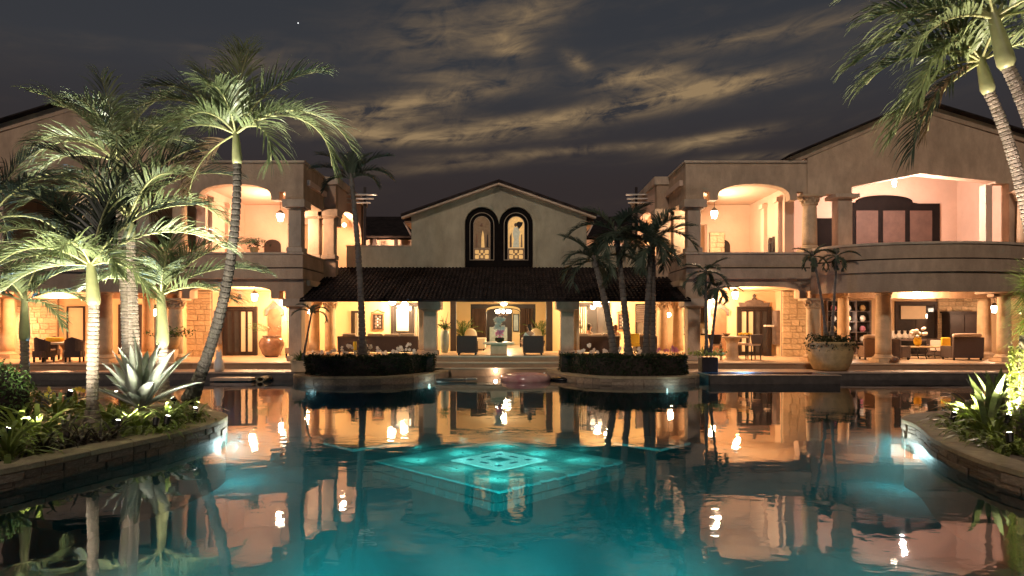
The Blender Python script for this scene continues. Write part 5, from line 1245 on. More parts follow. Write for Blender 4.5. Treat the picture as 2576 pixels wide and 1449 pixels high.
def seated(label, loc, rz, hair, top, legm, crossed=False):
    J = [((0, 0, .48), .15), ((0, -.05, .72), .14), ((0, -.08, .98), .12), ((0, -.07, 1.08), .055), ((0, -.05, 1.20), .095), ((0, -.04, 1.30), .085),
         ((.19, -.08, .97), .06), ((.26, .02, .72), .045), ((.20, .24, .66), .033), ((.18, .32, .66), .028),
         ((-.19, -.08, .97), .06), ((-.26, .02, .72), .045), ((-.20, .24, .66), .033), ((-.18, .32, .66), .028),
         ((.10, .08, .48), .10), ((.12, .46, .50), .065), ((.12, .48, .12), .045), ((.12, .60, .05), .035),
         ((-.10, .08, .48), .10), ((-.10, .47, .58 if crossed else .50), .065), ((.12 if crossed else -.12, .62 if crossed else .48, .30 if crossed else .12), .045), ((.16 if crossed else -.12, .74 if crossed else .60, .26 if crossed else .05), .035)]
    E = [(0, 1), (1, 2), (2, 3), (3, 4), (4, 5), (2, 6), (6, 7), (7, 8), (8, 9), (2, 10), (10, 11), (11, 12), (12, 13), (0, 14), (14, 15), (15, 16), (16, 17), (0, 18), (18, 19), (19, 20), (20, 21)]
    t, skin, h = person(label, loc, rz, J, E, hair, top, legm)
    skin('shirt', J, [(0, 1), (1, 2), (2, 6), (6, 7), (2, 10), (10, 11)], top, t, .012)
    skin('trousers', J, [(0, 14), (14, 15), (15, 16), (0, 18), (18, 19), (19, 20)], legm, t, .012)
    for k in (17, 21): 
        c = Vector(J[k][0]); MB().ball((c.x, c.y - .02, c.z), .055, 8, 6, .8, 1.9, .8).build('shoe', 'cloth_dark', t, smooth=True)
    for k in (9, 13):      # hands: palm with five fingers
        c = Vector(J[k][0]); hb = MB().ball((c.x, c.y + .03, c.z), .035, 8, 6, 1, 1.3, .45)
        for f in range(4): hb.tube([(c.x - .026 + f * .017, c.y + .06, c.z), (c.x - .028 + f * .018, c.y + .10 + .006 * (f in (1, 2)), c.z - .008), (c.x - .029 + f * .019, c.y + .125 + .008 * (f in (1, 2)), c.z - .028)], [.0085, .008, .006], 6)
        sg = -1 if k == 9 else 1
        hb.tube([(c.x + sg * .028, c.y + .015, c.z), (c.x + sg * .05, c.y + .045, c.z - .005), (c.x + sg * .05, c.y + .075, c.z - .012)], [.010, .009, .006], 6); hb.build('hand', 'skin', t, smooth=True)
    hb = MB(); hb.ball((0, -.075, 1.275), .112, 12, 9, .95, 1.0, 1.05); hb.ball((0, -.12, 1.17), .085, 10, 7, 1, .7, 1.2); hb.build('hair', hair, t, smooth=True)
    fb = MB(); fb.lathe([(.012, -.02), (.018, 0), (.006, .04)], 0, .058, 1.215, 6); fb.build('nose', 'skin', t, smooth=True)
    for q_ in (-1, 1): MB().ball((q_ * .034, .045, 1.245), .012, 7, 5).build('eye', 'cloth_dark', t, smooth=True); MB().ball((q_ * .098, -.045, 1.225), .028, 7, 5, .35, .8, 1.2).build('ear', 'skin', t, smooth=True)
    MB().ball((0, .047, 1.175), .024, 8, 5, 1, .3, .35).build('mouth', 'petal_pink', t, smooth=True)
    return t
seated('person with dark hair seated on the long right sofa, facing right', (xat(1486, 31.3), 31.35, ZF - .02), R(-70), 'hair', 'cloth_tan', 'cloth_dark')
seated('person with reddish hair at the right end of the long right sofa', (xat(1546, 31.5), 31.4, ZF - .06), R(10), 'hair_red', 'white_fabric', 'cloth_dark')
seated('person with crossed legs in dark boots seated in the right armchair', (xat(1330, 29.8), 29.82, ZF - .03), R(28), 'hair', 'white_fabric', 'skin', True)
# ------------------------------------------------------------------ palms
def frond_mesh(L, e0, bend, nl, ll, w, seed, droop=.8, m='palm_leaf', vee=.35, curl=0.0, first=.14):
    """one pinnate leaf in local coordinates, leaving the crown along +X; rachis is a second mesh"""
    r = random.Random(seed); N = 16; P = [Vector((0, 0, 0))]; T = []
    for i in range(N):
        t = i / N; a = e0 - bend * t ** 1.25; yaw = curl * t * t
        d = Vector((math.cos(a) * math.cos(yaw), math.cos(a) * math.sin(yaw), math.sin(a))); T.append(d); P.append(P[-1] + d * (L / N))
    T.append(T[-1])
    def S(t):
        x = min(t * N, N - 1e-6); i = int(x); f = x - i; return P[i].lerp(P[i + 1], f), T[i].lerp(T[min(i + 1, N)], f).normalized()
    rb = MB(); rb.tube(P, [.016 * L ** .5 * (1 - .85 * i / N) + .003 for i in range(N + 1)], 5)
    b = MB()
    for i in range(nl):
        t = first + (1 - first) * (i + .5) / nl
        for sg in (-1, 1):
            tt = min(.995, t + r.uniform(-.006, .006)); p, T_ = S(tt)
            side = Vector((-T_.y, T_.x, 0)); side = side.normalized() if side.length > .05 else Vector((0, 1, 0))
            up = side.cross(T_) * -1
            if up.z < 0 and abs(T_.z) < .9: up = -up
            k = (t - first) / (1 - first)
            l = ll * (.35 + .65 * math.sin(math.pi * min(1, .18 + .78 * k)) ** .8) * r.uniform(.82, 1.12)
            fa = R(38 + 34 * k + r.uniform(-7, 7))
            d = (side * sg * math.cos(fa) + T_ * math.sin(fa) + up * (vee + r.uniform(-.16, .16))).normalized()
            ww = w * r.uniform(.75, 1.15) * (1 - .45 * k)
            pts = [p.copy()]; wd = []; sd = []
            seg = 4; dr = droop * r.uniform(.55, 1.35)
            for j in range(seg):
                wv = (T_ - d * T_.dot(d)); wv = wv.normalized() if wv.length > 1e-3 else up
                sd.append(wv); p = p + d * (l / seg); pts.append(p.copy())
                d = (d + Vector((0, 0, -1)) * dr * (.25 + .35 * j) * .55).normalized()
            sd.append(sd[-1])
            b.ribbon(pts, [ww * .55, ww, ww * .95, ww * .6, ww * .05], sd)
    return b.mesh('frond', m), rb.mesh('rachis', 'rachis' if m != 'palm_dim' else 'palm_dim', True)
def bez(pts, n):
    P = [Vector(p) for p in pts]; out = []
    for i in range(n + 1):
        t = i / n; q = P
        while len(q) > 1: q = [a.lerp(b_, t) for a, b_ in zip(q, q[1:])]
        out.append(q[0])
    return out
def trunk(parent, path, r0, r1, m='trunk', ring=.075, n=12, seed=1, flare=.5):
    L = sum((b_ - a).length for a, b_ in zip(path, path[1:])); k = max(6, int(L / ring)); r = random.Random(seed)
    # resample
    acc = [0]
    for a, b_ in zip(path, path[1:]): acc.append(acc[-1] + (b_ - a).length)
    def pos(s):
        for i in range(len(path) - 1):
            if acc[i + 1] >= s: return path[i].lerp(path[i + 1], (s - acc[i]) / max(1e-6, acc[i + 1] - acc[i]))
        return path[-1]
    P = []; Rr = []
    for i in range(k):
        t = i / k; rad = (r0 + (r1 - r0) * t) * (1 + flare * max(0, .12 - t) / .12) * r.uniform(.97, 1.03)
        for f, g in ((.02, .86), (.14, 1.05), (.76, 1.0), (.95, .85)):
            P.append(pos((i + f) / k * L)); Rr.append(rad * g)
    P.append(path[-1]); Rr.append(r1 * .9)
    return MB().tube(P, Rr, n).build('trunk', m, parent, smooth=False)
def palm(label, pts, r0, r1, shaft_l, fronds, group, seed=1, leaf='palm_leaf', tm='trunk', nl=34, ll=.50, w=.034, ring=.075, shaft_r=None, droop=.8, name='palm_tree', shaft_dir=None, grow=1.0):
    base = Vector(pts[0]); root = thing(name, label, 'palm tree', base, group=group)
    path = bez([Vector(p) - base for p in pts], 24)
    trunk(root, path, r0, r1, tm, ring, seed=seed)
    top = path[-1]; d = Vector(shaft_dir).normalized() if shaft_dir else (path[-1] - path[-2]).normalized(); sr = shaft_r or r1 * 1.15
    if shaft_l > 0:
        P = [top - d * .02, top + d * .05, top + d * shaft_l * .25, top + d * shaft_l * .6, top + d * shaft_l, top + d * (shaft_l + .18)]
        MB().tube(P, [r1 * 1.02, sr * 1.12, sr * 1.1, sr * .9, sr * .62, sr * .28], 12).build('crownshaft', 'shaft' if leaf != 'palm_dim' else 'trunk_dark', root, smooth=True)
    crown = top + d * shaft_l
    for i, f in enumerate(fronds):
        az_, e0, bend, L = f[:4]; kw = f[4] if len(f) > 4 else {}
        L *= grow
        me, rm = frond_mesh(L, R(e0), R(bend), kw.get('nl', nl), ll * kw.get('ll', 1) * min(1.15, L / 1.7 + .2), w, seed * 100 + i, droop * kw.get('droop', 1), kw.get('m', leaf), curl=R(kw.get('curl', 0)))
        o = link('frond', me, root, crown - d * .05, (0, 0, R(az_))); link('rachis', rm, o)
    return root
def crown_auto(n, seed, L=1.6, lo=10, hi=80, az0=0, m=None):
    r = random.Random(seed); out = []
    for i in range(n):
        t = i / max(1, n - 1)
        out.append((az0 + i * 137.5 + r.uniform(-12, 12), hi + (lo - hi) * t + r.uniform(-6, 6), 45 + 80 * t + r.uniform(-12, 12), L * r.uniform(.85, 1.1) * (.8 + .25 * math.sin(math.pi * t))))
    return out
GL = 'palms of the left island'
# 1: front palm of the left island
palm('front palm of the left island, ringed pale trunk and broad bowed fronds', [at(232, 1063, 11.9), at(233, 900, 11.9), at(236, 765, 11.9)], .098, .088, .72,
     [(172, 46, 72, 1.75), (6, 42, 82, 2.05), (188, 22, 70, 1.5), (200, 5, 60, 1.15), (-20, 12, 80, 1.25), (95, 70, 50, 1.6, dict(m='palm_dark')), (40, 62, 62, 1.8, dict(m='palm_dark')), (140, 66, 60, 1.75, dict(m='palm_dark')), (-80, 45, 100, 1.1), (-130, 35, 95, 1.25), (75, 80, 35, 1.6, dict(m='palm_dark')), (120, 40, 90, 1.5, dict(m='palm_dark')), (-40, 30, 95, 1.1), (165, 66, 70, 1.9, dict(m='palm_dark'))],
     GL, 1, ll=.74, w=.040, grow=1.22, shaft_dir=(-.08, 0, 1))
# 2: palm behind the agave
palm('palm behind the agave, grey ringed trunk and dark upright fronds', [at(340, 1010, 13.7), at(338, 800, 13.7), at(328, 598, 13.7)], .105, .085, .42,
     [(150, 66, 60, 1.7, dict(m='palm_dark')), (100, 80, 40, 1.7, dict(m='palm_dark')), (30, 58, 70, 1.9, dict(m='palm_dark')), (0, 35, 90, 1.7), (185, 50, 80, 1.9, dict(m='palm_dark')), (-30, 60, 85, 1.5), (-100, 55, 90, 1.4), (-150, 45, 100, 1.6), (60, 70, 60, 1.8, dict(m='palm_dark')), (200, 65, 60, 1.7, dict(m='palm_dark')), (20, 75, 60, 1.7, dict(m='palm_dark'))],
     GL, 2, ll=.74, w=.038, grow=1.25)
# 3: shorter palm
palm('short palm with a long green crownshaft right of the agave', [at(412, 1010, 14.6), at(411, 930, 14.6), at(409, 868, 14.6)], .12, .105, 1.12,
     [(175, 35, 75, 1.6), (10, 38, 60, 1.9), (-10, 20, 60, 1.5), (160, 55, 60, 1.7), (60, 65, 50, 1.6), (120, 62, 55, 1.6), (25, 58, 60, 1.9), (-60, 55, 90, 1.2), (-120, 50, 95, 1.2), (90, 80, 30, 1.4)],
     GL, 3, ll=.66, w=.036, grow=1.2)
# 4: tall leaning palm
palm('tall leaning palm with bowed floodlit fronds above the left loggia', [at(477, 1010, 14.4), at(560, 820, 14.0), at(598, 640, 13.6), at(597, 410, 13.5)], .125, .078, .62,
     [(104, 82, 28, 1.75), (80, 88, 30, 1.6), (2, 62, 62, 1.85), (14, 44, 118, 2.25), (-8, 34, 130, 2.2), (178, 58, 70, 1.75), (186, 32, 118, 1.95), (165, 52, 62, 1.6), (205, 22, 115, 1.45, dict(droop=1.3)), (-35, 20, 125, 1.35, dict(droop=1.3)), (-90, 62, 110, 1.4), (-120, 40, 130, 1.3), (60, 55, 85, 1.8), (130, 50, 85, 1.7), (192, 48, 100, 1.9), (150, 70, 50, 1.7), (182, -28, 60, 1.3, dict(m='palm_brown', droop=1.5))],
     GL, 4, tm='trunk_shaded', ll=.72, w=.032, grow=1.2, nl=40, shaft_r=.085, ring=.11, droop=.75, shaft_dir=(-.05, 0, 1))
# 5: tall palm behind
palm('tall palm with pale floodlit fronds behind the front palms at left', [at(322, 960, 15.3), at(315, 700, 15.3), at(298, 470, 15.3)], .11, .085, .62,
     [(176, 40, 112, 2.1), (196, 18, 90, 1.6, dict(droop=1.4)), (125, 66, 45, 2.0), (160, 58, 50, 2.0), (60, 74, 45, 1.9), (20, 60, 70, 1.9), (-20, 40, 110, 1.6), (-90, 70, 90, 1.5), (-140, 45, 120, 1.6), (95, 60, 60, 1.9), (185, 62, 55, 2.0), (-60, 45, 120, 1.4), (5, 45, 100, 1.8), (140, 78, 30, 1.9), (160, -28, 60, 1.3, dict(m='palm_brown', droop=1.5)), (-15, -28, 60, 1.3, dict(m='palm_brown', droop=1.5))],
     GL, 5, ll=.72, w=.036, grow=1.25)
# 6: small palm at far left
palm('small palm at the far left edge of the island', [at(64, 985, 13.3), at(62, 920, 13.3), at(62, 855, 13.3)], .085, .075, .8,
     [(175, 45, 80, 1.4), (5, 30, 70, 1.0), (-15, 5, 80, 1.0, dict(droop=1.5)), (160, 65, 60, 1.5), (80, 75, 40, 1.2), (30, 60, 70, 1.2), (-90, 55, 90, 1.0), (200, 25, 70, 1.2), (120, 55, 70, 1.4)], GL, 6, ll=.48, w=.036, grow=1.15)
# 7: dark fronds at the left edge come from a palm just outside the picture
palm('dark palm at the left picture edge, mostly out of view', [at(-60, 1010, 13.8), at(-40, 800, 13.8), at(-28, 610, 13.8)], .11, .09, .5, crown_auto(10, 77, 1.8, 15, 80, 20), GL, 7, grow=1.15, leaf='palm_dark', ll=.55, w=.038)
GR = 'tall palms of the right island'
palm('tall palm at upper right with a pale ringed trunk curving inwards', [at(2650, 1010, 9.9), at(2620, 640, 9.9), at(2560, 380, 9.8), at(2487, 232, 9.8)], .105, .068, .50,
     [(176, 22, 78, 1.75, dict(droop=1.2)), (168, 42, 95, 1.9, dict(droop=1.1)), (190, 0, 85, 1.35, dict(droop=1.3)), (150, 62, 60, 1.7), (110, 76, 40, 1.6), (185, 58, 100, 2.0), (-150, 35, 110, 1.3), (60, 66, 70, 1.6), (10, 50, 90, 1.6), (-30, 30, 110, 1.5), (205, 15, 95, 1.6, dict(droop=1.3)), (-90, 60, 95, 1.3), (186, -30, 52, 1.75, dict(droop=1.6, m='palm_dark')), (178, -28, 60, 1.3, dict(m='palm_brown', droop=1.5)), (170, -12, 70, 1.6, dict(droop=1.5))],
     GR, 8, grow=1.0, ll=.68, nl=34, w=.034, ring=.06, shaft_dir=(-.25, 0, 1), shaft_r=.085)
palm('second tall palm at the upper right corner, thicker green crownshaft', [at(2700, 1010, 9.2), at(2690, 640, 9.2), at(2620, 330, 9.2), at(2534, 168, 9.2)], .105, .078, .72,
     [(174, 40, 62, 1.9, dict(droop=1.1)), (185, 22, 80, 1.6, dict(droop=1.2)), (160, 58, 70, 1.9), (100, 75, 50, 1.6), (20, 55, 80, 1.6), (-20, 35, 100, 1.5), (-60, 25, 120, 1.3), (-140, 55, 90, 1.3), (195, 5, 70, 1.5, dict(droop=1.4)), (60, 70, 60, 1.6), (0, 20, 100, 1.4)],
     GR, 9, grow=1.0, ll=.68, nl=34, w=.034, ring=.06, shaft_dir=(-.28, 0, 1), shaft_r=.10)
GM = 'palms growing from the hedge planters'
def dim_crown(n, seed, L, lo=0, hi=75, az0=0): return crown_auto(n, seed, L, lo, hi, az0)
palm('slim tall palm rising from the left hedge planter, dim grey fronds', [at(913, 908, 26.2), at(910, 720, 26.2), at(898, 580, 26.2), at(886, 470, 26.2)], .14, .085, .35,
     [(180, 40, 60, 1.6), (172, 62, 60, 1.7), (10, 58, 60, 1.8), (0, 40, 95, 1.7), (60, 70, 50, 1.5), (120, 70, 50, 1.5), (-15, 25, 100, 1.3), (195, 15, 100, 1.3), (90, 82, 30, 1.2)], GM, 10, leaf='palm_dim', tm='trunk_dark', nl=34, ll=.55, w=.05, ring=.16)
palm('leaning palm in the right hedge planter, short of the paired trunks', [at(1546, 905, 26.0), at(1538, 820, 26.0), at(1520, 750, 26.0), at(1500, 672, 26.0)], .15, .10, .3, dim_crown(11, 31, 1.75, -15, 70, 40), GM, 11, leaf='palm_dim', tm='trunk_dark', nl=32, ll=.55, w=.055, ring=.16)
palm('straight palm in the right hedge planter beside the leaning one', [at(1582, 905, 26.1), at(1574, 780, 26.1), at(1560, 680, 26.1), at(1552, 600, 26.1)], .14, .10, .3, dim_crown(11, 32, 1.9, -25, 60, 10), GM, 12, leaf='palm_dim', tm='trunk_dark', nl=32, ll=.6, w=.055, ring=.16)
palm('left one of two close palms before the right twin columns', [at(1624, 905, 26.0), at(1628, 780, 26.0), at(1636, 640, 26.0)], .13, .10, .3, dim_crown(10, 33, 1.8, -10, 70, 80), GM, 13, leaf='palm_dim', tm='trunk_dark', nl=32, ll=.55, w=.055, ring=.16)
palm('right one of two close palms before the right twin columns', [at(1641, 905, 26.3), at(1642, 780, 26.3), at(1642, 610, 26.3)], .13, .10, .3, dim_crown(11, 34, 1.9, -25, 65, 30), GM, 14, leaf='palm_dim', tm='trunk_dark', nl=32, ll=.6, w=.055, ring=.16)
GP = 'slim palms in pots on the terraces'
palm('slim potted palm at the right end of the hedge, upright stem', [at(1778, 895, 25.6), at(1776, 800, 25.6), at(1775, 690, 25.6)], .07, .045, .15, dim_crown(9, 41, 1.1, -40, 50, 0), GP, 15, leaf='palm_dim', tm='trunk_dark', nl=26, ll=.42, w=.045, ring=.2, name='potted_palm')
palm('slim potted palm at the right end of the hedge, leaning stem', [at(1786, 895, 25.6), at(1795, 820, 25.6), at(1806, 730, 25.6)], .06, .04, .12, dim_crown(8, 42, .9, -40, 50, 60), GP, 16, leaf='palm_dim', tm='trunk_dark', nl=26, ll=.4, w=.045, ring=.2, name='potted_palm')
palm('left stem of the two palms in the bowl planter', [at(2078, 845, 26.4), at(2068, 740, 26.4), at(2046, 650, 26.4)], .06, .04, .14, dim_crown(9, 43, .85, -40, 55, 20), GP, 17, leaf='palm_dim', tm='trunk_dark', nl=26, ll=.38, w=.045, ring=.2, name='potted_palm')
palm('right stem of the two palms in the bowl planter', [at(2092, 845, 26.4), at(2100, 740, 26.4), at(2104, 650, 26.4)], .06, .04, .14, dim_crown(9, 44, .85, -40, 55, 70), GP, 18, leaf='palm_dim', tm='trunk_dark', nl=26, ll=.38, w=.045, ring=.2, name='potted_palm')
palm('drooping small palm at the left end of the left hedge', [at(762, 905, 25.3), at(772, 850, 25.3), at(783, 790, 25.3)], .04, .03, .1, [(180, 30, 90, .8), (170, 60, 80, .7), (0, 20, 130, .8), (10, 50, 110, .7), (-60, 45, 110, .5), (80, 60, 80, .6)], GP, 19, leaf='palm_dim', tm='trunk_dark', nl=24, ll=.36, w=.035, ring=.2, name='potted_palm')
for x, lab in ((1166, 'leafy areca palm in the living room behind the left white sofa'), (1358, 'leafy areca palm in the living room behind the right white sofa')):
    p = Vector((xat(x, 38.0), 38.0, ZF)); t = thing('indoor_palm', lab, 'potted plant', p, group='indoor palms')
    MB().lathe([(.2, 0), (.28, .3), (.30, .42), (.27, .42)], n=12).build('pot', 'ceramic', t)
    for k in range(11):
        me, rm = frond_mesh(1.35, R(84 - 3.2 * k), R(40 + 6 * k), 20, .34, .045, 600 + k, .9, 'leaf'); o = link('frond', me, t, (0, 0, .4), (0, 0, R(k * 137.5))); link('rachis', rm, o)
# ------------------------------------------------------------------ pot under the slim palms
t = thing('square_pot', 'dark square pot with yellow green leaves under the slim palms', 'planter', (xat(1782, 25.7), 25.75, .30))
MB().box(-.30, .30, -.28, .28, 0, .55).build('pot', 'wood', t, bevel=.02); q = random.Random(3)
b = MB(); leaf_cloud(b, [(q.gauss(0, .3), q.gauss(0, .2), .62 + abs(q.gauss(0, .09))) for _ in range(260)], .09, q); b.build('foliage', 'ivy', t)
t = thing('square_pot', 'stone box of grassy leaves at the left end of the left hedge', 'planter', (xat(757, 25.8), 25.75, .30))
MB().box(-.28, .28, -.26, .26, 0, .42).build('pot', 'cantera', t, bevel=.02); b = MB(); foliage_fan(b, 90, .5, .2, q, 1.0, .035, base=(0, 0, .42)); b.build('foliage', 'leaf', t)

# ------------------------------------------------------------------ agave
ag = thing('agave', 'large silvery agave with broad pointed leaves on the left island', 'agave', at(352, 1032, 13.3))
def agave_leaf(L, w, e0, bend, seed):
    r = random.Random(seed); N = 12; p = Vector((0.05, 0, 0)); vs = []; ctr = []
    for i in range(N + 1):
        t = i / N; a = e0 - bend * t ** 1.4; ww = w * (.55 + 1.1 * t if t < .4 else .99 * (1 - ((t - .4) / .6) ** 2.1) + .01) * (1 if t < .97 else .4)
        up = Vector((-math.sin(a), 0, math.cos(a))); th = .035 * (1 - t) + .004; tooth = .012 * (i % 2)
        ww = max(.004, ww + tooth * (1 - t))
        vs += [p + Vector((0, -ww / 2, 0)) + up * ww * .22, p + up * th * .3, p + Vector((0, ww / 2, 0)) + up * ww * .22, p - up * th]
        p = p + Vector((math.cos(a), 0, math.sin(a))) * (L / N)
    f = []
    for i in range(N):
        for e in range(4): f.append((i * 4 + e, i * 4 + (e + 1) % 4, i * 4 + 4 + (e + 1) % 4, i * 4 + 4 + e))
    b = MB().add(vs, f + [(3, 2, 1, 0)]); me = b.mesh('leaf', 'agave', True)
    sp_ = MB().tube([vs[-3], vs[-3] + (vs[-3] - vs[-7]).normalized() * .05], [.006, .001], 5).mesh('spine', 'spine'); return me, sp_
AL = [agave_leaf(1.48, .27, R(86), R(8), 1), agave_leaf(1.40, .28, R(72), R(14), 2), agave_leaf(1.26, .27, R(55), R(14), 3), agave_leaf(1.18, .25, R(38), R(22), 4), agave_leaf(.95, .22, R(18), R(-6), 5)]
r = random.Random(4)
spec = [(0, 90 + 40), (0, 60), (0, 200), (1, 130), (1, 100), (1, 30), (1, -30), (1, 180), (1, -100), (1, 70), (2, 165), (2, 10), (2, -75), (2, 110), (2, -135), (3, 0), (3, 178), (3, -45), (3, 140), (3, -110), (3, 40), (4, 170), (4, -8), (4, -85), (4, 205), (2, 60)]
for k, (i, a) in enumerate(spec):
    s_ = r.uniform(.78, 1.16); o = link('leaf', AL[i][0], ag, (0, 0, .02 * i), (R(r.uniform(-9, 9)), R(r.uniform(-9, 7)), R(a + r.uniform(-14, 14))), (s_, s_ * r.uniform(.85, 1.1), s_)); link('spine', AL[i][1], o)

# ------------------------------------------------------------------ strap-leaved plants
def strap_meshes(n, leaves, L, w, m, seed, up=1.1, droop=1.0):
    out = []
    for k in range(n):
        b = MB(); foliage_fan(b, leaves, L, .06, random.Random(seed + k), up, w, 5, droop); out.append(b.mesh('leaves', m))
    return out
SM = strap_meshes(4, 36, .82, .048, 'strap', 100); SL = strap_meshes(3, 40, .55, .032, 'strap', 150, .9, 1.2); SD = strap_meshes(3, 30, .62, .036, 'strap_dark', 200, 1.0, .8)
SS = strap_meshes(2, 13, 1.05, .10, 'sans', 250, 1.5, .35)
def plant(name, label, cat, loc, me, rz, sc, group):
    t = thing(name, label, cat, loc, rz, group); o = link('leaves', me, t, scale=(sc,) * 3); return t
r = random.Random(21)
spots = [(20, 1135, 9.4, 0, 1.1, 'broad leaved clump at the bottom left corner, lit white'), (60, 1128, 9.7, 1, 1.0, 'fine leaved clump just right of the bottom left corner'), (95, 1085, 10.6, 0, 1.25, 'tall clump between the ivy mound and the front palm'),
         (45, 1085, 10.8, 0, 1.2, 'clump at the foot of the ivy mound'), (140, 1050, 12.0, 0, 1.2, 'upright clump left of the front palm trunk'), (150, 1000, 13.4, 0, 1.2, 'clump before the blue water, left'), (195, 1000, 13.7, 0, 1.15, 'clump before the blue water, nearer the trunk'),
         (110, 1120, 9.9, 2, 1.0, 'dark bronze clump near the left corner'), (165, 1105, 10.3, 2, 1.1, 'dark bronze clump left of the front trunk foot'), (205, 1100, 10.4, 2, .9, 'dark bronze clump under the front trunk'), (250, 1092, 10.6, 2, 1.0, 'dark bronze clump right of the front trunk'), (285, 1078, 11.1, 2, .9, 'dark bronze clump below the agave'),
         (270, 1050, 12.2, 0, 1.0, 'clump between the front trunk and the agave'), (310, 1060, 11.8, 0, .95, 'clump in front of the agave, left half'), (345, 1062, 11.8, 0, .95, 'clump right in front of the agave'), (380, 1062, 11.9, 1, 1.1, 'fine clump beside the garden spotlight before the agave'),
         (415, 1055, 12.1, 0, 1.0, 'clump in front of the agave, right half'), (435, 1035, 12.9, 0, .9, 'clump near the foot of the leaning palm'), (470, 1045, 12.6, 1, .9, 'low clump before the leaning palm'), (495, 1040, 13.0, 0, .85, 'clump at the tip of the left island'),
         (455, 1020, 14.0, 0, .9, 'clump behind the leaning trunk foot'), (350, 1075, 11.2, 1, .9, 'low yellow lit clump at the kerb below the agave'), (400, 1072, 11.4, 1, .9, 'low clump at the kerb left of the island tip'), (440, 1062, 11.9, 1, .85, 'low clump at the kerb near the island tip'), (310, 1030, 13.6, 0, 1.0, 'clump behind the agave, left')]
for k, (x, y, Y, kind, sc, w) in enumerate(spots):
    me = (SM, SL, SD)[kind][k % 3]; p = at(x, y, Y); p.z = .20
    plant('strap_plant', 'strap leaved ' + w, 'plant', p, me, r.uniform(0, 6), sc, 'strap leaved plants of the left island')
spots = [(2395, 1062, 12.0, 1, 1.0, 'fine clump at the right island spotlight'), (2412, 1048, 12.4, 0, .95, 'bright clump behind the right island spotlight'), (2440, 1040, 12.4, 0, 1.15, 'tall bright clump left of the sword leaves'), (2470, 1060, 11.6, 0, 1.1, 'clump in the middle of the right island'),
         (2430, 1085, 11.0, 1, 1.0, 'low yellow lit clump at the right kerb'), (2465, 1095, 10.6, 1, 1.0, 'low clump at the right kerb below the sword leaves'), (2500, 1075, 11.0, 0, 1.0, 'clump right of the middle of the right island'), (2520, 1115, 10.0, 1, 1.1, 'low clump near the right picture edge'), (2555, 1120, 9.9, 1, 1.1, 'low clump at the foot of the ivy column'), (2455, 1020, 13.2, 0, 1.1, 'clump at the back of the right island')]
for k, (x, y, Y, kind, sc, w) in enumerate(spots):
    me = (SM, SL, SD)[kind][k % 3]; p = at(x, y, Y); p.z = .20
    plant('strap_plant', 'strap leaved ' + w, 'plant', p, me, r.uniform(0, 6), sc, 'strap leaved plants of the right island')
for k, (x, y, Y, w) in enumerate(((2505, 1040, 12.2, 'left one'), (2528, 1035, 12.4, 'middle one'), (2485, 1075, 11.2, 'front one'))):
    p = at(x, y, Y); p.z = .20; plant('sword_plant', w + ' of the broad variegated sword leaved plants of the right island', 'plant', p, SS[k % 2], k * 2.0, 1.0, 'sword leaved plants')
for k, (x, y, Y, w) in enumerate(((190, 985, 13.6, 'left of the front trunk'), (120, 975, 13.8, 'near the ivy mound'))):
    p = at(x, y, Y); t = thing('yellow_flower', 'small yellow blooms ' + w, 'flower', (p.x, p.y, .20), group='yellow flowers of the left island')
    MB().tube([(0, 0, 0), (.02, 0, .3), (.05, 0, .52 - .1 * k)], .007, 4).build('stem', 'strap', t); blossoms(t, [(.05 + r.gauss(0, .06), r.gauss(0, .04), .48 + r.gauss(0, .06)) for _ in range(6)], .05, 'petal_yellow', k + 60)
# ivy mound at the left edge
p = at(15, 1040, 11.3); t = thing('ivy_mound', 'leafy mound of ivy at the left picture edge', 'shrub', (p.x - .1, p.y, .20))
MB().ball((0, 0, .55), .5, 12, 8, .9, .8, 1.2).build('branches', 'soil', t); b = MB(); q = random.Random(5); P = []
for k in range(2600):
    d = Vector((q.gauss(0, 1), q.gauss(0, 1), q.gauss(0, 1))).normalized() * (.52 + q.gauss(0, .045)); P.append((d.x * .98, d.y * .9, max(.02, .58 + d.z * 1.22)))
leaf_cloud(b, P, .034, q); b.build('foliage', 'leaf', t)
# ivy column and spiky plant at the right edge
p = Vector((xat(2572, 10.6), 10.6, .20)); t = thing('ivy_column', 'glowing yellow green ivy climbing a trunk at the right picture edge', 'climbing plant', p)
MB().tube([(0, 0, 0), (.02, 0, .8), (.03, 0, 1.72)], [.10, .08, .07], 9).build('trunk', 'trunk', t); b = MB(); P = []
for k in range(1500):
    z = q.random() ** .9 * 1.55; a = q.uniform(0, 6.28); rr = .13 + abs(q.gauss(0, .03)) + .10 * max(0, .35 - z); P.append((rr * math.cos(a), rr * math.sin(a), z))
leaf_cloud(b, P, .036, q); b.build('foliage', 'ivy', t)
p = Vector((xat(2600, 10.9), 10.9, .20)); t = thing('yucca', 'spiky yucca head of thin needle leaves at the right picture edge', 'yucca', p)
MB().tube([(0, 0, 0), (.02, 0, 1.2), (0, 0, 2.35)], [.10, .09, .08], 9).build('trunk', 'trunk', t)
b = MB()
for k in range(620):
    d = Vector((q.gauss(0, 1), q.gauss(0, 1), q.gauss(.05, .9))).normalized(); l = q.uniform(.42, .62); sd = d.cross(Vector((0, 0, 1))); sd = sd.normalized() if sd.length > .01 else Vector((1, 0, 0)); o = Vector((0, 0, 2.25 + q.uniform(-.5, .45)))
    b.ribbon([o, o + d * l * .5, o + d * l + Vector((0, 0, -.06))], [.02, .018, .002], sd)
b.build('leaves', 'strap', t)
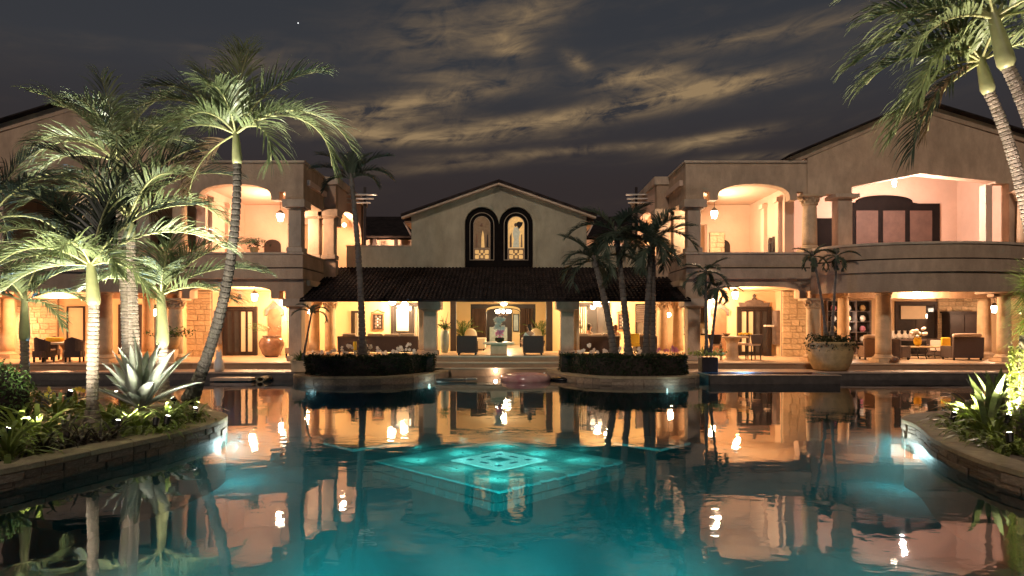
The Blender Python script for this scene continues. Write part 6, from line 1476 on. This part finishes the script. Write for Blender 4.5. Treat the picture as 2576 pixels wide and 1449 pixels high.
# ------------------------------------------------------------------ garden spotlights
def spotlight(x, y, Y, direction, power, label, group, ang=110, col=(1, .94, .76), lift=0.0):
    p = at(x, y, Y); p.z = max(.23, p.z); t = thing('garden_spotlight', label, 'spotlight', p, group=group)
    d = Vector(direction).normalized(); c0 = Vector((0, 0, .06))
    MB().tube([(0, 0, -.05), (0, 0, .06)], .012, 6).build('stake', 'iron', t)
    MB().tube([c0 - d * .06, c0 + d * .07, c0 + d * .075], [.045, .055, .052], 10).build('housing', 'iron', t); MB().tube([c0 + d * .0752, c0 + d * .083], .032, 10).build('glass', 'spot_glass', t)
    slight(t, c0 + d * .12, d, power, col, ang, .05)
SPG = 'spotlights of the left island'
spotlight(392, 1072, 11.25, (-.1, .6, 1), 420, 'spotlight glowing in front of the agave', SPG, 120, (1, .95, .70))
spotlight(490, 1044, 12.55, (.1, .1, 1), 260, 'spotlight at the tip of the left island', SPG, 90)
spotlight(175, 1000, 13.2, (.2, .1, 1), 420, 'spotlight among leaves before the blue water', SPG, 90)
spotlight(14, 1100, 9.9, (.25, .6, 1), 1000, 'spotlight in the clump at the bottom left corner', SPG, 120)
spotlight(290, 1068, 11.6, (.62, .80, .62), 520, 'spotlight aimed at the agave from the left', SPG, 80, (1, .95, .85))
spotlight(296, 1078, 11.1, (-.02, .24, 1), 330, 'spotlight pointing up beside the front trunk', SPG, 75, (1, .95, .72))
spotlight(420, 1066, 11.7, (.10, .28, 1), 3000, 'spotlight aimed at the crown of the leaning palm', SPG, 42, (1, .98, .84))
spotlight(440, 1016, 13.8, (-.75, .06, 1), 500, 'spotlight close to the foot of the leaning palm', SPG, 90)
spotlight(292, 1000, 15.4, (0, 0, 1), 3200, 'spotlight hidden behind the agave under the tall pale palm', SPG, 46, (1, .97, .82))
SPG = 'spotlights of the right island'
spotlight(2398, 1056, 12.1, (.4, .0, 1), 1100, 'spotlight at the tip of the right island', SPG, 140, (1, .93, .60))
spotlight(2540, 1112, 10.0, (.12, .28, 1), 550, 'spotlight at the foot of the ivy column', SPG, 110, (1, .92, .52))
spotlight(2590, 1100, 9.0, (-.10, .12, 1), 1900, 'spotlight under the tall palms at the right picture edge', SPG, 75, (1, .84, .72))
spotlight(2535, 1065, 10.7, (.30, .05, 1), 700, 'spotlight aimed at the spiky yucca head', SPG, 80, (1, .95, .74))
